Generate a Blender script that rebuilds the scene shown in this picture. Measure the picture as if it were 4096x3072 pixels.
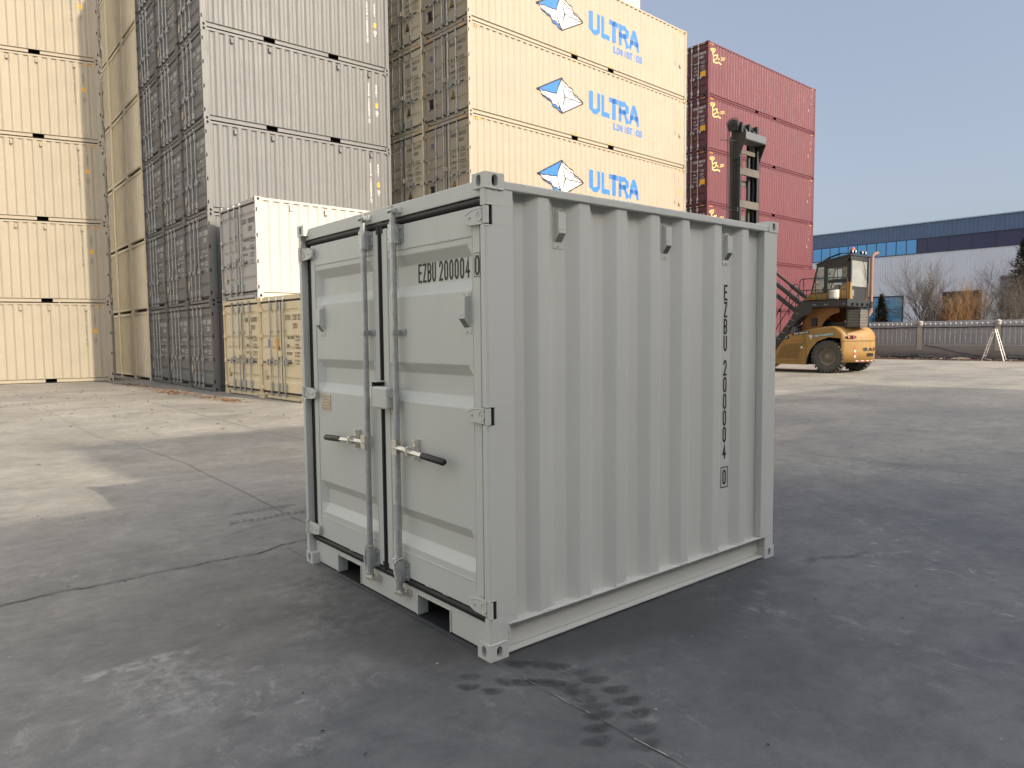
import bpy, bmesh, math, random
from mathutils import Vector, Matrix
R = math.radians
sc = bpy.context.scene
for o in list(bpy.data.objects): bpy.data.objects.remove(o)
COL = sc.collection

# ------------------------------------------------------------------ camera
cd = bpy.data.cameras.new('camera'); cam = bpy.data.objects.new('camera', cd); COL.objects.link(cam); sc.camera = cam
yaw, pitch, roll = 0.875962948, -0.0671114395, -0.00959346408
F = Vector((math.cos(yaw)*math.cos(pitch), math.sin(yaw)*math.cos(pitch), math.sin(pitch)))
Rt = Vector((math.sin(yaw), -math.cos(yaw), 0)); Up = Rt.cross(F)
c_, s_ = math.cos(roll), math.sin(roll)
Rr = c_*Rt + s_*Up; Ur = -s_*Rt + c_*Up
M = Matrix(((Rr.x, Ur.x, -F.x), (Rr.y, Ur.y, -F.y), (Rr.z, Ur.z, -F.z))).to_4x4()
M.translation = (-2.01165, -2.59013, 1.53951)
cam.matrix_world = M
cd.sensor_width = 36; cd.sensor_fit = 'HORIZONTAL'; cd.lens = 36*2861.95/4096
cd.clip_start = 0.05; cd.clip_end = 2000
sc.render.resolution_x = 1024; sc.render.resolution_y = 768

# ------------------------------------------------------------------ light
w = bpy.data.worlds.new('World'); sc.world = w; w.use_nodes = True
nt = w.node_tree; nt.nodes.clear()
sky = nt.nodes.new('ShaderNodeTexSky'); sky.sky_type = 'NISHITA'; sky.sun_disc = False
SUN_E = R(30); SUN_A = math.atan2(0.179, -0.984)
sky.sun_elevation = SUN_E; sky.sun_rotation = SUN_A
sky.air_density = 1.0; sky.dust_density = 2.2; sky.ozone_density = 1.0; sky.altitude = 0
bg = nt.nodes.new('ShaderNodeBackground'); bg.inputs[1].default_value = 0.15
wo = nt.nodes.new('ShaderNodeOutputWorld')
hs = nt.nodes.new('ShaderNodeHueSaturation'); hs.inputs['Saturation'].default_value = .66; nt.links.new(sky.outputs[0], hs.inputs['Color'])
# sky gain by height: brightened overhead to fill the shade, dimmed low down
tcw = nt.nodes.new('ShaderNodeTexCoord'); sxw = nt.nodes.new('ShaderNodeSeparateXYZ'); nt.links.new(tcw.outputs['Generated'], sxw.inputs[0])
rw = nt.nodes.new('ShaderNodeValToRGB'); nt.links.new(sxw.outputs[2], rw.inputs[0]); ew = rw.color_ramp.elements
ew[0].position = 0.; ew[0].color = (.36, .36, .37, 1); ew[1].position = .85; ew[1].color = (1., .99, .96, 1)
for ps, cl in ((.12, (.36, .36, .38)), (.25, (.42, .41, .42)), (.42, (.50, .49, .49)), (.60, (.85, .84, .82))):
    q = ew.new(ps); q.color = (*cl, 1)
mw = nt.nodes.new('ShaderNodeMix'); mw.data_type = 'RGBA'; mw.blend_type = 'MULTIPLY'; mw.inputs[0].default_value = 1; nt.links.new(hs.outputs[0], mw.inputs[6]); nt.links.new(rw.outputs[0], mw.inputs[7])
r2 = nt.nodes.new('ShaderNodeValToRGB'); mrw = nt.nodes.new('ShaderNodeMapRange'); mrw.inputs[1].default_value = -1; mrw.inputs[2].default_value = 1  # added sky glow: warm northwest fills the doors, southeast the side ribs
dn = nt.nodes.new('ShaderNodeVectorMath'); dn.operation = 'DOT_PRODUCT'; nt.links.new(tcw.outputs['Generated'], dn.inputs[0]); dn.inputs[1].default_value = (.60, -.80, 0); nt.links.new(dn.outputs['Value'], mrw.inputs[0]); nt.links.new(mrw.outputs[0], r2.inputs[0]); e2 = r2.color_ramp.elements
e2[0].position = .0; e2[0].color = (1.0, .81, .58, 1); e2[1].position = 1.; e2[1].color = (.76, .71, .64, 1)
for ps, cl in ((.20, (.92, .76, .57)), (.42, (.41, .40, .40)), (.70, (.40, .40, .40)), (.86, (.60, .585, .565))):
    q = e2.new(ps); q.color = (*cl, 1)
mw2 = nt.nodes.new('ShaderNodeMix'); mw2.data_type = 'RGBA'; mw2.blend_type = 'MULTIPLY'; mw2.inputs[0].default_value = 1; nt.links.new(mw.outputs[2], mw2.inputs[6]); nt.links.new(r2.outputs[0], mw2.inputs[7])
bg.inputs[1].default_value = 0.15
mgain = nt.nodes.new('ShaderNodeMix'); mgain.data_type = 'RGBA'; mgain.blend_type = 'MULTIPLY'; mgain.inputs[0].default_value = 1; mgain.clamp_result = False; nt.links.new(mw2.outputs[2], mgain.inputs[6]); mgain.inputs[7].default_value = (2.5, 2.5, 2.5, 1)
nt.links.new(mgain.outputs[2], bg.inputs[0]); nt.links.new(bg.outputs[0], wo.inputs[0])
sl = bpy.data.lights.new('sun', 'SUN'); sl.energy = 1.8; sl.angle = R(0.6); sl.color = (1.0, 0.88, 0.72)
so = bpy.data.objects.new('sun', sl); COL.objects.link(so)
sd = Vector((0.179*math.cos(SUN_E), -0.984*math.cos(SUN_E), math.sin(SUN_E)))
so.rotation_euler = sd.to_track_quat('Z', 'Y').to_euler(); so.location = sd*60
sc.view_settings.view_transform = 'Standard'; sc.view_settings.look = 'None'
sc.view_settings.exposure = 1.42; sc.view_settings.gamma = 1.0; sc.view_settings.use_curve_mapping = False
sc.cycles.use_denoising = True
sc.cycles.max_bounces = 8; sc.cycles.diffuse_bounces = 4; sc.cycles.glossy_bounces = 4
sc.cycles.transparent_max_bounces = 12; sc.cycles.sample_clamp_indirect = 6

# ------------------------------------------------------------------ materials
MATS = {}
def newmat(name):
    m = bpy.data.materials.new(name); m.use_nodes = True
    n = m.node_tree.nodes; l = m.node_tree.links
    return m, n, l, n['Principled BSDF']
def ramp(n, l, fac, stops, interp='LINEAR'):
    r = n.new('ShaderNodeValToRGB'); r.color_ramp.interpolation = interp
    e = r.color_ramp.elements
    e[0].position, e[0].color = stops[0][0], (*stops[0][1], 1)
    e[1].position, e[1].color = stops[-1][0], (*stops[-1][1], 1)
    for p, c in stops[1:-1]:
        x = e.new(p); x.color = (*c, 1)
    l.new(fac, r.inputs[0]); return r
def coords(n, l, scale=(1, 1, 1), kind='Object', rot=(0, 0, 0)):
    tc = n.new('ShaderNodeTexCoord'); mp = n.new('ShaderNodeMapping')
    mp.inputs['Scale'].default_value = scale; mp.inputs['Rotation'].default_value = rot
    l.new(tc.outputs[kind], mp.inputs[0]); return mp.outputs[0]
def noise(n, l, vec, scale, detail=4, rough=.55, dist=0.):
    t = n.new('ShaderNodeTexNoise'); t.inputs['Scale'].default_value = scale; t.inputs['Detail'].default_value = detail
    t.inputs['Roughness'].default_value = rough; t.inputs['Distortion'].default_value = dist
    l.new(vec, t.inputs['Vector']); return t.outputs['Fac']
def mixc(n, l, fac, a, b, mode='MIX'):
    m = n.new('ShaderNodeMix'); m.data_type = 'RGBA'; m.blend_type = mode
    if isinstance(fac, (int, float)): m.inputs[0].default_value = fac
    else: l.new(fac, m.inputs[0])
    for i, v in ((6, a), (7, b)):
        if isinstance(v, tuple): m.inputs[i].default_value = (*v, 1)
        else: l.new(v, m.inputs[i])
    return m.outputs[2]
def bump(n, l, h, strength, dist, bsdf):
    b = n.new('ShaderNodeBump'); b.inputs['Strength'].default_value = strength; b.inputs['Distance'].default_value = dist
    l.new(h, b.inputs['Height']); l.new(b.outputs[0], bsdf.inputs['Normal'])
def paint(name, col, rough=.42, var=.07, dirt=.12, dirtcol=(.2, .16, .12), spec=.35, wav=.0):
    if name in MATS: return MATS[name]
    m, n, l, b = newmat(name)
    v = coords(n, l)
    f = noise(n, l, v, 1.3, 5)
    lo = tuple(c*(1-var) for c in col); hi = tuple(min(1, c*(1+var)) for c in col)
    r = ramp(n, l, f, [(.3, lo), (.7, hi)])
    v2 = coords(n, l, (6, 6, .8)); f2 = noise(n, l, v2, 1.6, 7, .65)
    d = ramp(n, l, f2, [(.52, (0, 0, 0)), (.78, (dirt,)*3)])
    c = mixc(n, l, d.outputs[0], r.outputs[0], dirtcol)
    l.new(c, b.inputs['Base Color'])
    rr = ramp(n, l, f2, [(.3, (rough*.85,)*3), (.75, (min(1, rough*1.35),)*3)]); l.new(rr.outputs[0], b.inputs['Roughness'])
    b.inputs['Specular IOR Level'].default_value = spec
    f3 = noise(n, l, v, 2.2 if wav else 60, 2)
    bump(n, l, f3, .25 if wav else .06, .02*wav if wav else .002, b)
    MATS[name] = m; return m
def flat(name, col, rough=.6, metal=0., spec=.4):
    if name in MATS: return MATS[name]
    m, n, l, b = newmat(name)
    f = noise(n, l, coords(n, l), 22, 4)
    lo = tuple(c*.86 for c in col); hi = tuple(min(1, c*1.12) for c in col)
    r = ramp(n, l, f, [(.35, lo), (.65, hi)]); l.new(r.outputs[0], b.inputs['Base Color'])
    b.inputs['Roughness'].default_value = rough; b.inputs['Metallic'].default_value = metal
    b.inputs['Specular IOR Level'].default_value = spec
    MATS[name] = m; return m
def glass(name, tint, refl=.5, rough=.02):
    m, n, l, b = newmat(name); n.remove(b)
    t = n.new('ShaderNodeBsdfTransparent'); t.inputs[0].default_value = (*tint, 1)
    g = n.new('ShaderNodeBsdfGlossy'); g.inputs['Roughness'].default_value = rough; g.inputs[0].default_value = (.9, .93, .95, 1)
    fr = n.new('ShaderNodeFresnel'); fr.inputs[0].default_value = 1.5
    mm = n.new('ShaderNodeMath'); mm.operation = 'MULTIPLY_ADD'; mm.inputs[1].default_value = 1.0; mm.inputs[2].default_value = refl*.15
    l.new(fr.outputs[0], mm.inputs[0])
    mx = n.new('ShaderNodeMixShader'); l.new(mm.outputs[0], mx.inputs[0]); l.new(t.outputs[0], mx.inputs[1]); l.new(g.outputs[0], mx.inputs[2])
    l.new(mx.outputs[0], n['Material Output'].inputs[0]); return m

GREY = paint('light_grey_paint', (.56, .56, .505), .38, .025, .05, (.3, .27, .22), wav=0)
BLACKRUB = flat('black_rubber', (.018, .016, .015), .55)
GALV = flat('galvanised_steel', (.46, .47, .455), .42, .6)
ZINC = flat('zinc_plated_steel', (.72, .69, .6), .33, .8)
BLACKPL = flat('black_plastic', (.02, .018, .018), .45)
DARKIN = flat('dark_interior', (.012, .012, .013), .9)  # near-black paint for the shade inside holes, pockets and wheel arches
INKDARK = flat('black_lettering', (.02, .018, .018), .5)
INKWHITE = flat('white_lettering', (.75, .74, .7), .55)
INKBROWN = flat('grey_brown_lettering', (.16, .14, .11), .6); PALEY = flat('pale_yellow_lettering', (.80, .66, .20), .5)
YEL = flat('yellow_label', (.85, .42, .03), .5)
STRAW = flat('orange_stripe', (.8, .38, .06), .5)
BLUE = flat('blue_lettering', (.03, .17, .50), .5)
LOGOW = flat('logo_white', (.66, .64, .60), .5)
PLATE = flat('data_plate', (.55, .46, .33), .4, .3)
CREAM = paint('cream_paint', (.345, .302, .224), .5, .04, .1)
CREAM2 = paint('pale_cream_paint', (.345, .296, .222), .5, .03, .06)
TAN = paint('tan_paint', (.74, .61, .39), .48, .05, .12)
TAN2 = paint('beige_tan_paint', (.78, .66, .45), .48, .05, .16)
WHITEP = paint('white_paint', (.45, .42, .385), .45, .03, .05)
SLATE = paint('slate_grey_paint', (.158, .158, .152), .5, .05, .16, (.2, .17, .13))
RED = paint('red_oxide_paint', (.112, .026, .034), .48, .06, .12, (.36, .2, .16))
ROPE = flat('white_rope', (.62, .6, .55), .9)
WELD = flat('weld_bead', (.6, .62, .58), .35)

# ------------------------------------------------------------------ mesh builder
class MB:
    def __init__(s): s.v = []; s.f = []; s.m = []; s.sm = []
    def add(s, vs, fs, mi=0, smooth=False):
        b = len(s.v); s.v += [tuple(x) for x in vs]
        for f in fs: s.f.append(tuple(b+i for i in f)); s.m.append(mi); s.sm.append(smooth)
    def box(s, x0, x1, y0, y1, z0, z1, mi=0):
        if x0 > x1: x0, x1 = x1, x0
        if y0 > y1: y0, y1 = y1, y0
        if z0 > z1: z0, z1 = z1, z0
        v = [(x0,y0,z0),(x1,y0,z0),(x1,y1,z0),(x0,y1,z0),(x0,y0,z1),(x1,y0,z1),(x1,y1,z1),(x0,y1,z1)]
        s.add(v, [(0,3,2,1),(4,5,6,7),(0,1,5,4),(1,2,6,5),(2,3,7,6),(3,0,4,7)], mi)
    def quad(s, a, b, c, d, mi=0): s.add([a,b,c,d], [(0,1,2,3)], mi)
    def prism(s, pts, axis, a, b, mi=0):
        n = len(pts)
        def P(p, t): return {'x': (t, p[0], p[1]), 'y': (p[0], t, p[1]), 'z': (p[0], p[1], t)}[axis]
        v = [P(p, a) for p in pts] + [P(p, b) for p in pts]
        f = [(i, (i+1) % n, (i+1) % n+n, i+n) for i in range(n)] + [tuple(range(n))[::-1], tuple(range(n, 2*n))]
        s.add(v, f, mi)
    def tube(s, path, r, n=10, mi=0, caps=True, radii=None):
        path = [Vector(p) for p in path]; k = len(path); rings = []
        up = None
        for i, p in enumerate(path):
            d = (path[min(i+1, k-1)]-path[max(i-1, 0)]).normalized()
            if up is None:
                up = Vector((0, 0, 1)) if abs(d.z) < .9 else Vector((1, 0, 0))
            a = d.cross(up)
            if a.length < 1e-4: a = d.cross(Vector((0, 1, 0)))
            a.normalize(); b = a.cross(d).normalized(); up = b
            rr = radii[i] if radii else r
            rings.append([p+a*rr*math.cos(2*math.pi*j/n)+b*rr*math.sin(2*math.pi*j/n) for j in range(n)])
        v = [x for q in rings for x in q]
        f = [(i*n+j, i*n+(j+1) % n, (i+1)*n+(j+1) % n, (i+1)*n+j) for i in range(k-1) for j in range(n)]
        s.add(v, f, mi, n > 5)
        if caps: s.add(v, [tuple(range(n))[::-1], tuple((k-1)*n+j for j in range(n))], mi)
    def cyl(s, a, b, r, n=16, mi=0): s.tube([a, b], r, n, mi)
    def lathe(s, prof, c, axis='x', n=32, mi=0):
        v = []; k = len(prof)
        for i in range(n):
            t = 2*math.pi*i/n
            for (a, r) in prof:
                if axis == 'x': v.append((c[0]+a, c[1]+r*math.cos(t), c[2]+r*math.sin(t)))
                elif axis == 'z': v.append((c[0]+r*math.cos(t), c[1]+r*math.sin(t), c[2]+a))
                else: v.append((c[0]+r*math.cos(t), c[1]+a, c[2]+r*math.sin(t)))
        f = [(i*k+j, i*k+j+1, ((i+1) % n)*k+j+1, ((i+1) % n)*k+j) for i in range(n) for j in range(k-1)]
        s.add(v, f, mi, True)
    def mesh(s, name, mats, recalc=True):
        me = bpy.data.meshes.new(name); me.from_pydata(s.v, [], s.f)
        for m in mats: me.materials.append(m)
        me.polygons.foreach_set('material_index', s.m); me.polygons.foreach_set('use_smooth', s.sm)
        if recalc:
            bm = bmesh.new(); bm.from_mesh(me); bmesh.ops.recalc_face_normals(bm, faces=bm.faces); bm.to_mesh(me); bm.free()
        me.update(); return me
    def build(s, name, mats, parent=None, bevel=0, loc=None, recalc=True):
        if not isinstance(mats, (list, tuple)): mats = [mats]
        return link(s.mesh(name, mats, recalc), name, parent, bevel, loc)
def link(me, name, parent=None, bevel=0, loc=None):
    o = bpy.data.objects.new(name, me); COL.objects.link(o)
    if parent: o.parent = parent
    if loc: o.location = loc
    if bevel:
        b = o.modifiers.new('bevel', 'BEVEL'); b.width = bevel; b.segments = 2; b.limit_method = 'ANGLE'; b.angle_limit = R(50)
        b.harden_normals = False
    return o
def thing(name, label, cat, loc=(0, 0, 0), rz=0, group=None):
    o = bpy.data.objects.new(name, None); o.empty_display_size = .3; COL.objects.link(o)
    o.location = loc; o.rotation_euler = (0, 0, rz); tag(o, label, cat, group); return o
def tag(o, label=None, cat=None, group=None, kind=None):
    if label: o['label'] = label
    if cat: o['category'] = cat
    if group: o['group'] = group
    if kind: o['kind'] = kind
    return o

# ------------------------------------------------------------------ stroke lettering
G = {
'0': [[(0,.3),(0,1.7),(.3,2),(.7,2),(1,1.7),(1,.3),(.7,0),(.3,0),(0,.3)]],
'1': [[(.2,1.6),(.55,2),(.55,0)]],
'2': [[(0,1.6),(.25,2),(.75,2),(1,1.7),(1,1.3),(0,0),(1,0)]],
'3': [[(0,1.7),(.3,2),(.7,2),(1,1.7),(1,1.3),(.7,1.05),(.35,1.05)],[(.7,1.05),(1,.8),(1,.3),(.7,0),(.3,0),(0,.3)]],
'4': [[(.75,0),(.75,2),(0,.55),(1.05,.55)]],
'5': [[(1,2),(.1,2),(.05,1.1),(.7,1.2),(1,.9),(1,.3),(.7,0),(.3,0),(0,.3)]],
'6': [[(1,1.7),(.7,2),(.3,2),(0,1.7),(0,.3),(.3,0),(.7,0),(1,.3),(1,.8),(.7,1.1),(.3,1.1),(0,.9)]],
'7': [[(0,2),(1,2),(.4,0)]],
'8': [[(.3,1.05),(0,1.35),(0,1.7),(.3,2),(.7,2),(1,1.7),(1,1.35),(.7,1.05),(.3,1.05),(0,.75),(0,.3),(.3,0),(.7,0),(1,.3),(1,.75),(.7,1.05)]],
'9': [[(0,.3),(.3,0),(.7,0),(1,.3),(1,1.7),(.7,2),(.3,2),(0,1.7),(0,1.2),(.3,.9),(.7,.9),(1,1.1)]],
'A': [[(0,0),(.42,2),(.58,2),(1,0)],[(.2,.65),(.8,.65)]],
'B': [[(0,0),(0,2),(.65,2),(1,1.75),(1,1.3),(.65,1.05),(0,1.05)],[(.65,1.05),(1,.8),(1,.25),(.65,0),(0,0)]],
'C': [[(1,1.5),(1,1.7),(.7,2),(.3,2),(0,1.7),(0,.3),(.3,0),(.7,0),(1,.3),(1,.5)]],
'D': [[(0,0),(0,2),(.6,2),(1,1.6),(1,.4),(.6,0),(0,0)]],
'E': [[(1,2),(0,2),(0,0),(1,0)],[(0,1.05),(.8,1.05)]],
'F': [[(1,2),(0,2),(0,0)],[(0,1.05),(.8,1.05)]],
'G': [[(1,1.5),(1,1.7),(.7,2),(.3,2),(0,1.7),(0,.3),(.3,0),(.7,0),(1,.3),(1,.95),(.55,.95)]],
'H': [[(0,0),(0,2)],[(1,0),(1,2)],[(0,1.05),(1,1.05)]],
'I': [[(.5,0),(.5,2)]],
'J': [[(1,2),(1,.3),(.7,0),(.3,0),(0,.3)]],
'K': [[(0,0),(0,2)],[(1,2),(.05,.95),(1,0)]],
'L': [[(0,2),(0,0),(1,0)]],
'M': [[(0,0),(0,2),(.5,.8),(1,2),(1,0)]],
'N': [[(0,0),(0,2),(1,0),(1,2)]],
'O': [[(0,.35),(0,1.65),(.35,2),(.65,2),(1,1.65),(1,.35),(.65,0),(.35,0),(0,.35)]],
'P': [[(0,0),(0,2),(.7,2),(1,1.7),(1,1.2),(.7,.9),(0,.9)]],
'R': [[(0,0),(0,2),(.7,2),(1,1.7),(1,1.25),(.7,1),(0,1)],[(.6,1),(1,0)]],
'S': [[(1,1.6),(.7,2),(.3,2),(0,1.7),(0,1.3),(.3,1.1),(.7,.9),(1,.7),(1,.3),(.7,0),(.3,0),(0,.4)]],
'T': [[(0,2),(1,2)],[(.5,2),(.5,0)]],
'U': [[(0,2),(0,.35),(.3,0),(.7,0),(1,.35),(1,2)]],
'V': [[(0,2),(.5,0),(1,2)]],
'W': [[(0,2),(.25,0),(.5,1.3),(.75,0),(1,2)]],
'X': [[(0,0),(1,2)],[(0,2),(1,0)]],
'Y': [[(0,2),(.5,.95),(1,2)],[(.5,.95),(.5,0)]],
'Z': [[(0,2),(1,2),(0,0),(1,0)]],
'.': [[(.4,0),(.6,0)]], ',': [[(.5,.2),(.35,-.2)]], '-': [[(.1,1),(.9,1)]], '/': [[(0,0),(1,2)]], ' ': []}
class Ink:
    """2-D lettering sheet: list of (poly, mat). Coordinates in metres on the surface."""
    def __init__(s): s.p = []
    def poly(s, pts, mi=0): s.p.append((list(pts), mi))
    def rect(s, x0, x1, y0, y1, mi=0): s.poly([(x0,y0),(x1,y0),(x1,y1),(x0,y1)], mi)
    def line(s, pts, t, mi=0, cap=0):
        pts = [Vector(p) for p in pts]; n = len(pts); closed = n > 2 and (pts[0]-pts[-1]).length < 1e-6
        if cap and not closed and n > 1:
            pts[0] = pts[0]+(pts[0]-pts[1]).normalized()*t*.5*cap; pts[-1] = pts[-1]+(pts[-1]-pts[-2]).normalized()*t*.5*cap
        L, Rg = [], []
        for i, p in enumerate(pts):
            if closed: a = pts[i-1] if i else pts[-2]; b = pts[i+1] if i < n-1 else pts[1]
            else: a = pts[max(i-1, 0)]; b = pts[min(i+1, n-1)]
            d1 = (p-a).normalized() if (p-a).length > 1e-9 else (b-p).normalized()
            d2 = (b-p).normalized() if (b-p).length > 1e-9 else d1
            nn = Vector((-(d1+d2).y, (d1+d2).x))
            if nn.length < 1e-6: nn = Vector((-d1.y, d1.x))
            nn.normalize(); k = 1/max(.45, nn.dot(Vector((-d1.y, d1.x))))
            L.append(p+nn*t/2*k); Rg.append(p-nn*t/2*k)
        for i in range(n-1): s.poly([Rg[i], Rg[i+1], L[i+1], L[i]], mi)
    def text(s, txt, x, y, h, w, gap, t, mi=0):
        """left-aligned baseline text"""
        for ch in txt:
            for st in G.get(ch, []): s.line([(x+t/2+a*(w-t), y+t/2+b/2*(h-t)) for a, b in st], t, mi, 1)
            x += (w if ch != ' ' else w*.55)+gap
        return x
    def vtext(s, txt, xc, ytop, h, w, pitch, t, mi=0, boxlast=False):
        y = ytop-h
        for i, ch in enumerate(txt):
            for st in G.get(ch, []): s.line([(xc-w/2+t/2+a*(w-t), y+t/2+b/2*(h-t)) for a, b in st], t, mi, 1)
            if boxlast and i == len(txt)-1:
                q = t*.5; e = t*1.3
                s.line([(xc-w/2-e,y-e),(xc+w/2+e,y-e),(xc+w/2+e,y+h+e),(xc-w/2-e,y+h+e),(xc-w/2-e,y-e)], q, mi)
            y -= pitch if ch != ' ' else pitch*.55
    def mesh(s, name, mats, fn, cuts=(), axis=0):
        bm = bmesh.new(); z = 0
        for pts, mi in s.p:
            z += 1
            try:
                f = bm.faces.new([bm.verts.new((p[0], p[1], 0)) for p in pts]); f.material_index = mi
                f.tag = False
            except Exception: pass
        big = [f for f in bm.faces if len(f.verts) > 4]
        if big: bmesh.ops.triangulate(bm, faces=big)
        if s.p:
            xs = [p[axis] for q, _ in s.p for p in q]; lo, hi = min(xs), max(xs)
            for c in cuts:
                if lo < c < hi:
                    co = (c, 0, 0) if axis == 0 else (0, c, 0); no = (1, 0, 0) if axis == 0 else (0, 1, 0)
                    bmesh.ops.bisect_plane(bm, geom=bm.verts[:]+bm.edges[:]+bm.faces[:], plane_co=co, plane_no=no, dist=1e-6)
        for v in bm.verts: v.co = fn(v.co.x, v.co.y, 0)
        me = bpy.data.meshes.new(name)
        for m in mats: me.materials.append(m)
        bm.to_mesh(me); bm.free(); return me

# ------------------------------------------------------------------ corner castings
def casting_mesh(lx, ly, lz, hx, hy, hh, mat, top):
    """canonical casting, outer corner at (0,0); outer faces x=0, y=0; holes in those and the z face"""
    m = MB(); N = 20
    def face(P, a0, a1, b0, b1, ra, rb, depth):
        # ring rectangle->oval on plane P(a,b,d)
        ca, cb = (a0+a1)/2, (b0+b1)/2; rect = []; oval = []
        for i in range(N):
            t = 2*math.pi*i/N+math.pi/N; c, s = math.cos(t), math.sin(t)
            k = 1/max(abs(c), abs(s)); rect.append((ca+(a1-a0)/2*c*k, cb+(b1-b0)/2*s*k))
            if rb > ra: oval.append((ca+ra*c, cb+(rb-ra)*(1 if s > 0 else -1)+ra*s))
            else: oval.append((ca+(ra-rb)*(1 if c > 0 else -1)+rb*c, cb+rb*s))
        v = [P(a, b, 0) for a, b in rect]+[P(a, b, 0) for a, b in oval]+[P(a, b, depth) for a, b in oval]
        m.add(v, [(i, (i+1) % N, (i+1) % N+N, i+N) for i in range(N)])
        m.add(v, [(i+N, (i+1) % N+N, (i+1) % N+2*N, i+2*N) for i in range(N)], 0)
        m.add([P(a*1.0, b, depth) for a, b in oval], [tuple(range(N))], 1)
    face(lambda a, b, d: (d, a, b), 0, ly, 0, lz, hy/2, hh/2, .03)
    face(lambda a, b, d: (a, d, b), 0, lx, 0, lz, hx/2, hh/2, .03)
    zt = lz if top else 0; sg = -1 if top else 1
    face(lambda a, b, d: (a, b, zt+sg*d), 0, lx, 0, ly, hx*.75, hy*.5, .03)
    o = 0 if top else lz
    m.quad((0,0,o),(lx,0,o),(lx,ly,o),(0,ly,o)); m.quad((lx,0,0),(lx,ly,0),(lx,ly,lz),(lx,0,lz)); m.quad((0,ly,0),(lx,ly,0),(lx,ly,lz),(0,ly,lz))
    return m.mesh('corner_casting', [mat, DARKIN])
def add_castings(root, L, W, H, lz, mb_, mt_):
    for x, sx in ((0, 1), (L, -1)):
        for y, sy in ((0, 1), (W, -1)):
            for z, me in ((0, mb_), (H-lz, mt_)):
                o = link(me, 'corner_casting', root); o.location = (x, y, z); o.scale = (sx, sy, 1)

# ------------------------------------------------------------------ ISO container prototypes
P_ = .278; D_ = .036
def sprof(u, u0=.17):
    t = (u-u0) % P_
    if t < .042: return 0.
    if t < .102: return D_*(t-.042)/.06
    if t < .176: return D_
    if t < .236: return D_*(1-(t-.176)/.06)
    return 0.
def sfolds(L, u0=.17):
    out = []; k = 0
    while u0+k*P_ < L-.12:
        out += [u0+k*P_+q for q in (.042, .102, .176, .236)]; k += 1
    return [q for q in out if u0 < q < L-.12]
def corr(m, L, y0, sign, z0, z1, u0=.17, u1=None):
    u1 = u1 or L-.12
    us = [u0]+[q for q in sfolds(L, u0) if q < u1-.01]+[u1]
    v = []
    for u in us:
        d = sprof(u, u0) if u not in (u0, u1) else 0
        v += [(u, y0+sign*d, z0), (u, y0+sign*d, z1)]
    m.add(v, [(2*i, 2*i+2, 2*i+3, 2*i+1) for i in range(len(us)-1)])
BANDS = ((.925, .862), (.635, .575), (.51, .45), (.175, .105))
def dprof(z, z0, z1, bands=BANDS, ramp_=.045, depth=.032):
    for a, b in bands:
        za = z0+(z1-z0)*a; zb = z0+(z1-z0)*b
        if zb < z < za: return depth*min(1, (za-z)/ramp_, (z-zb)/ramp_)
    return 0.
def dcuts(z0, z1, bands=BANDS, ramp_=.045):
    o = []
    for a, b in bands:
        za = z0+(z1-z0)*a; zb = z0+(z1-z0)*b; o += [za, za-ramp_, zb+ramp_, zb]
    return sorted(o)
PROTO = {}
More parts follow.
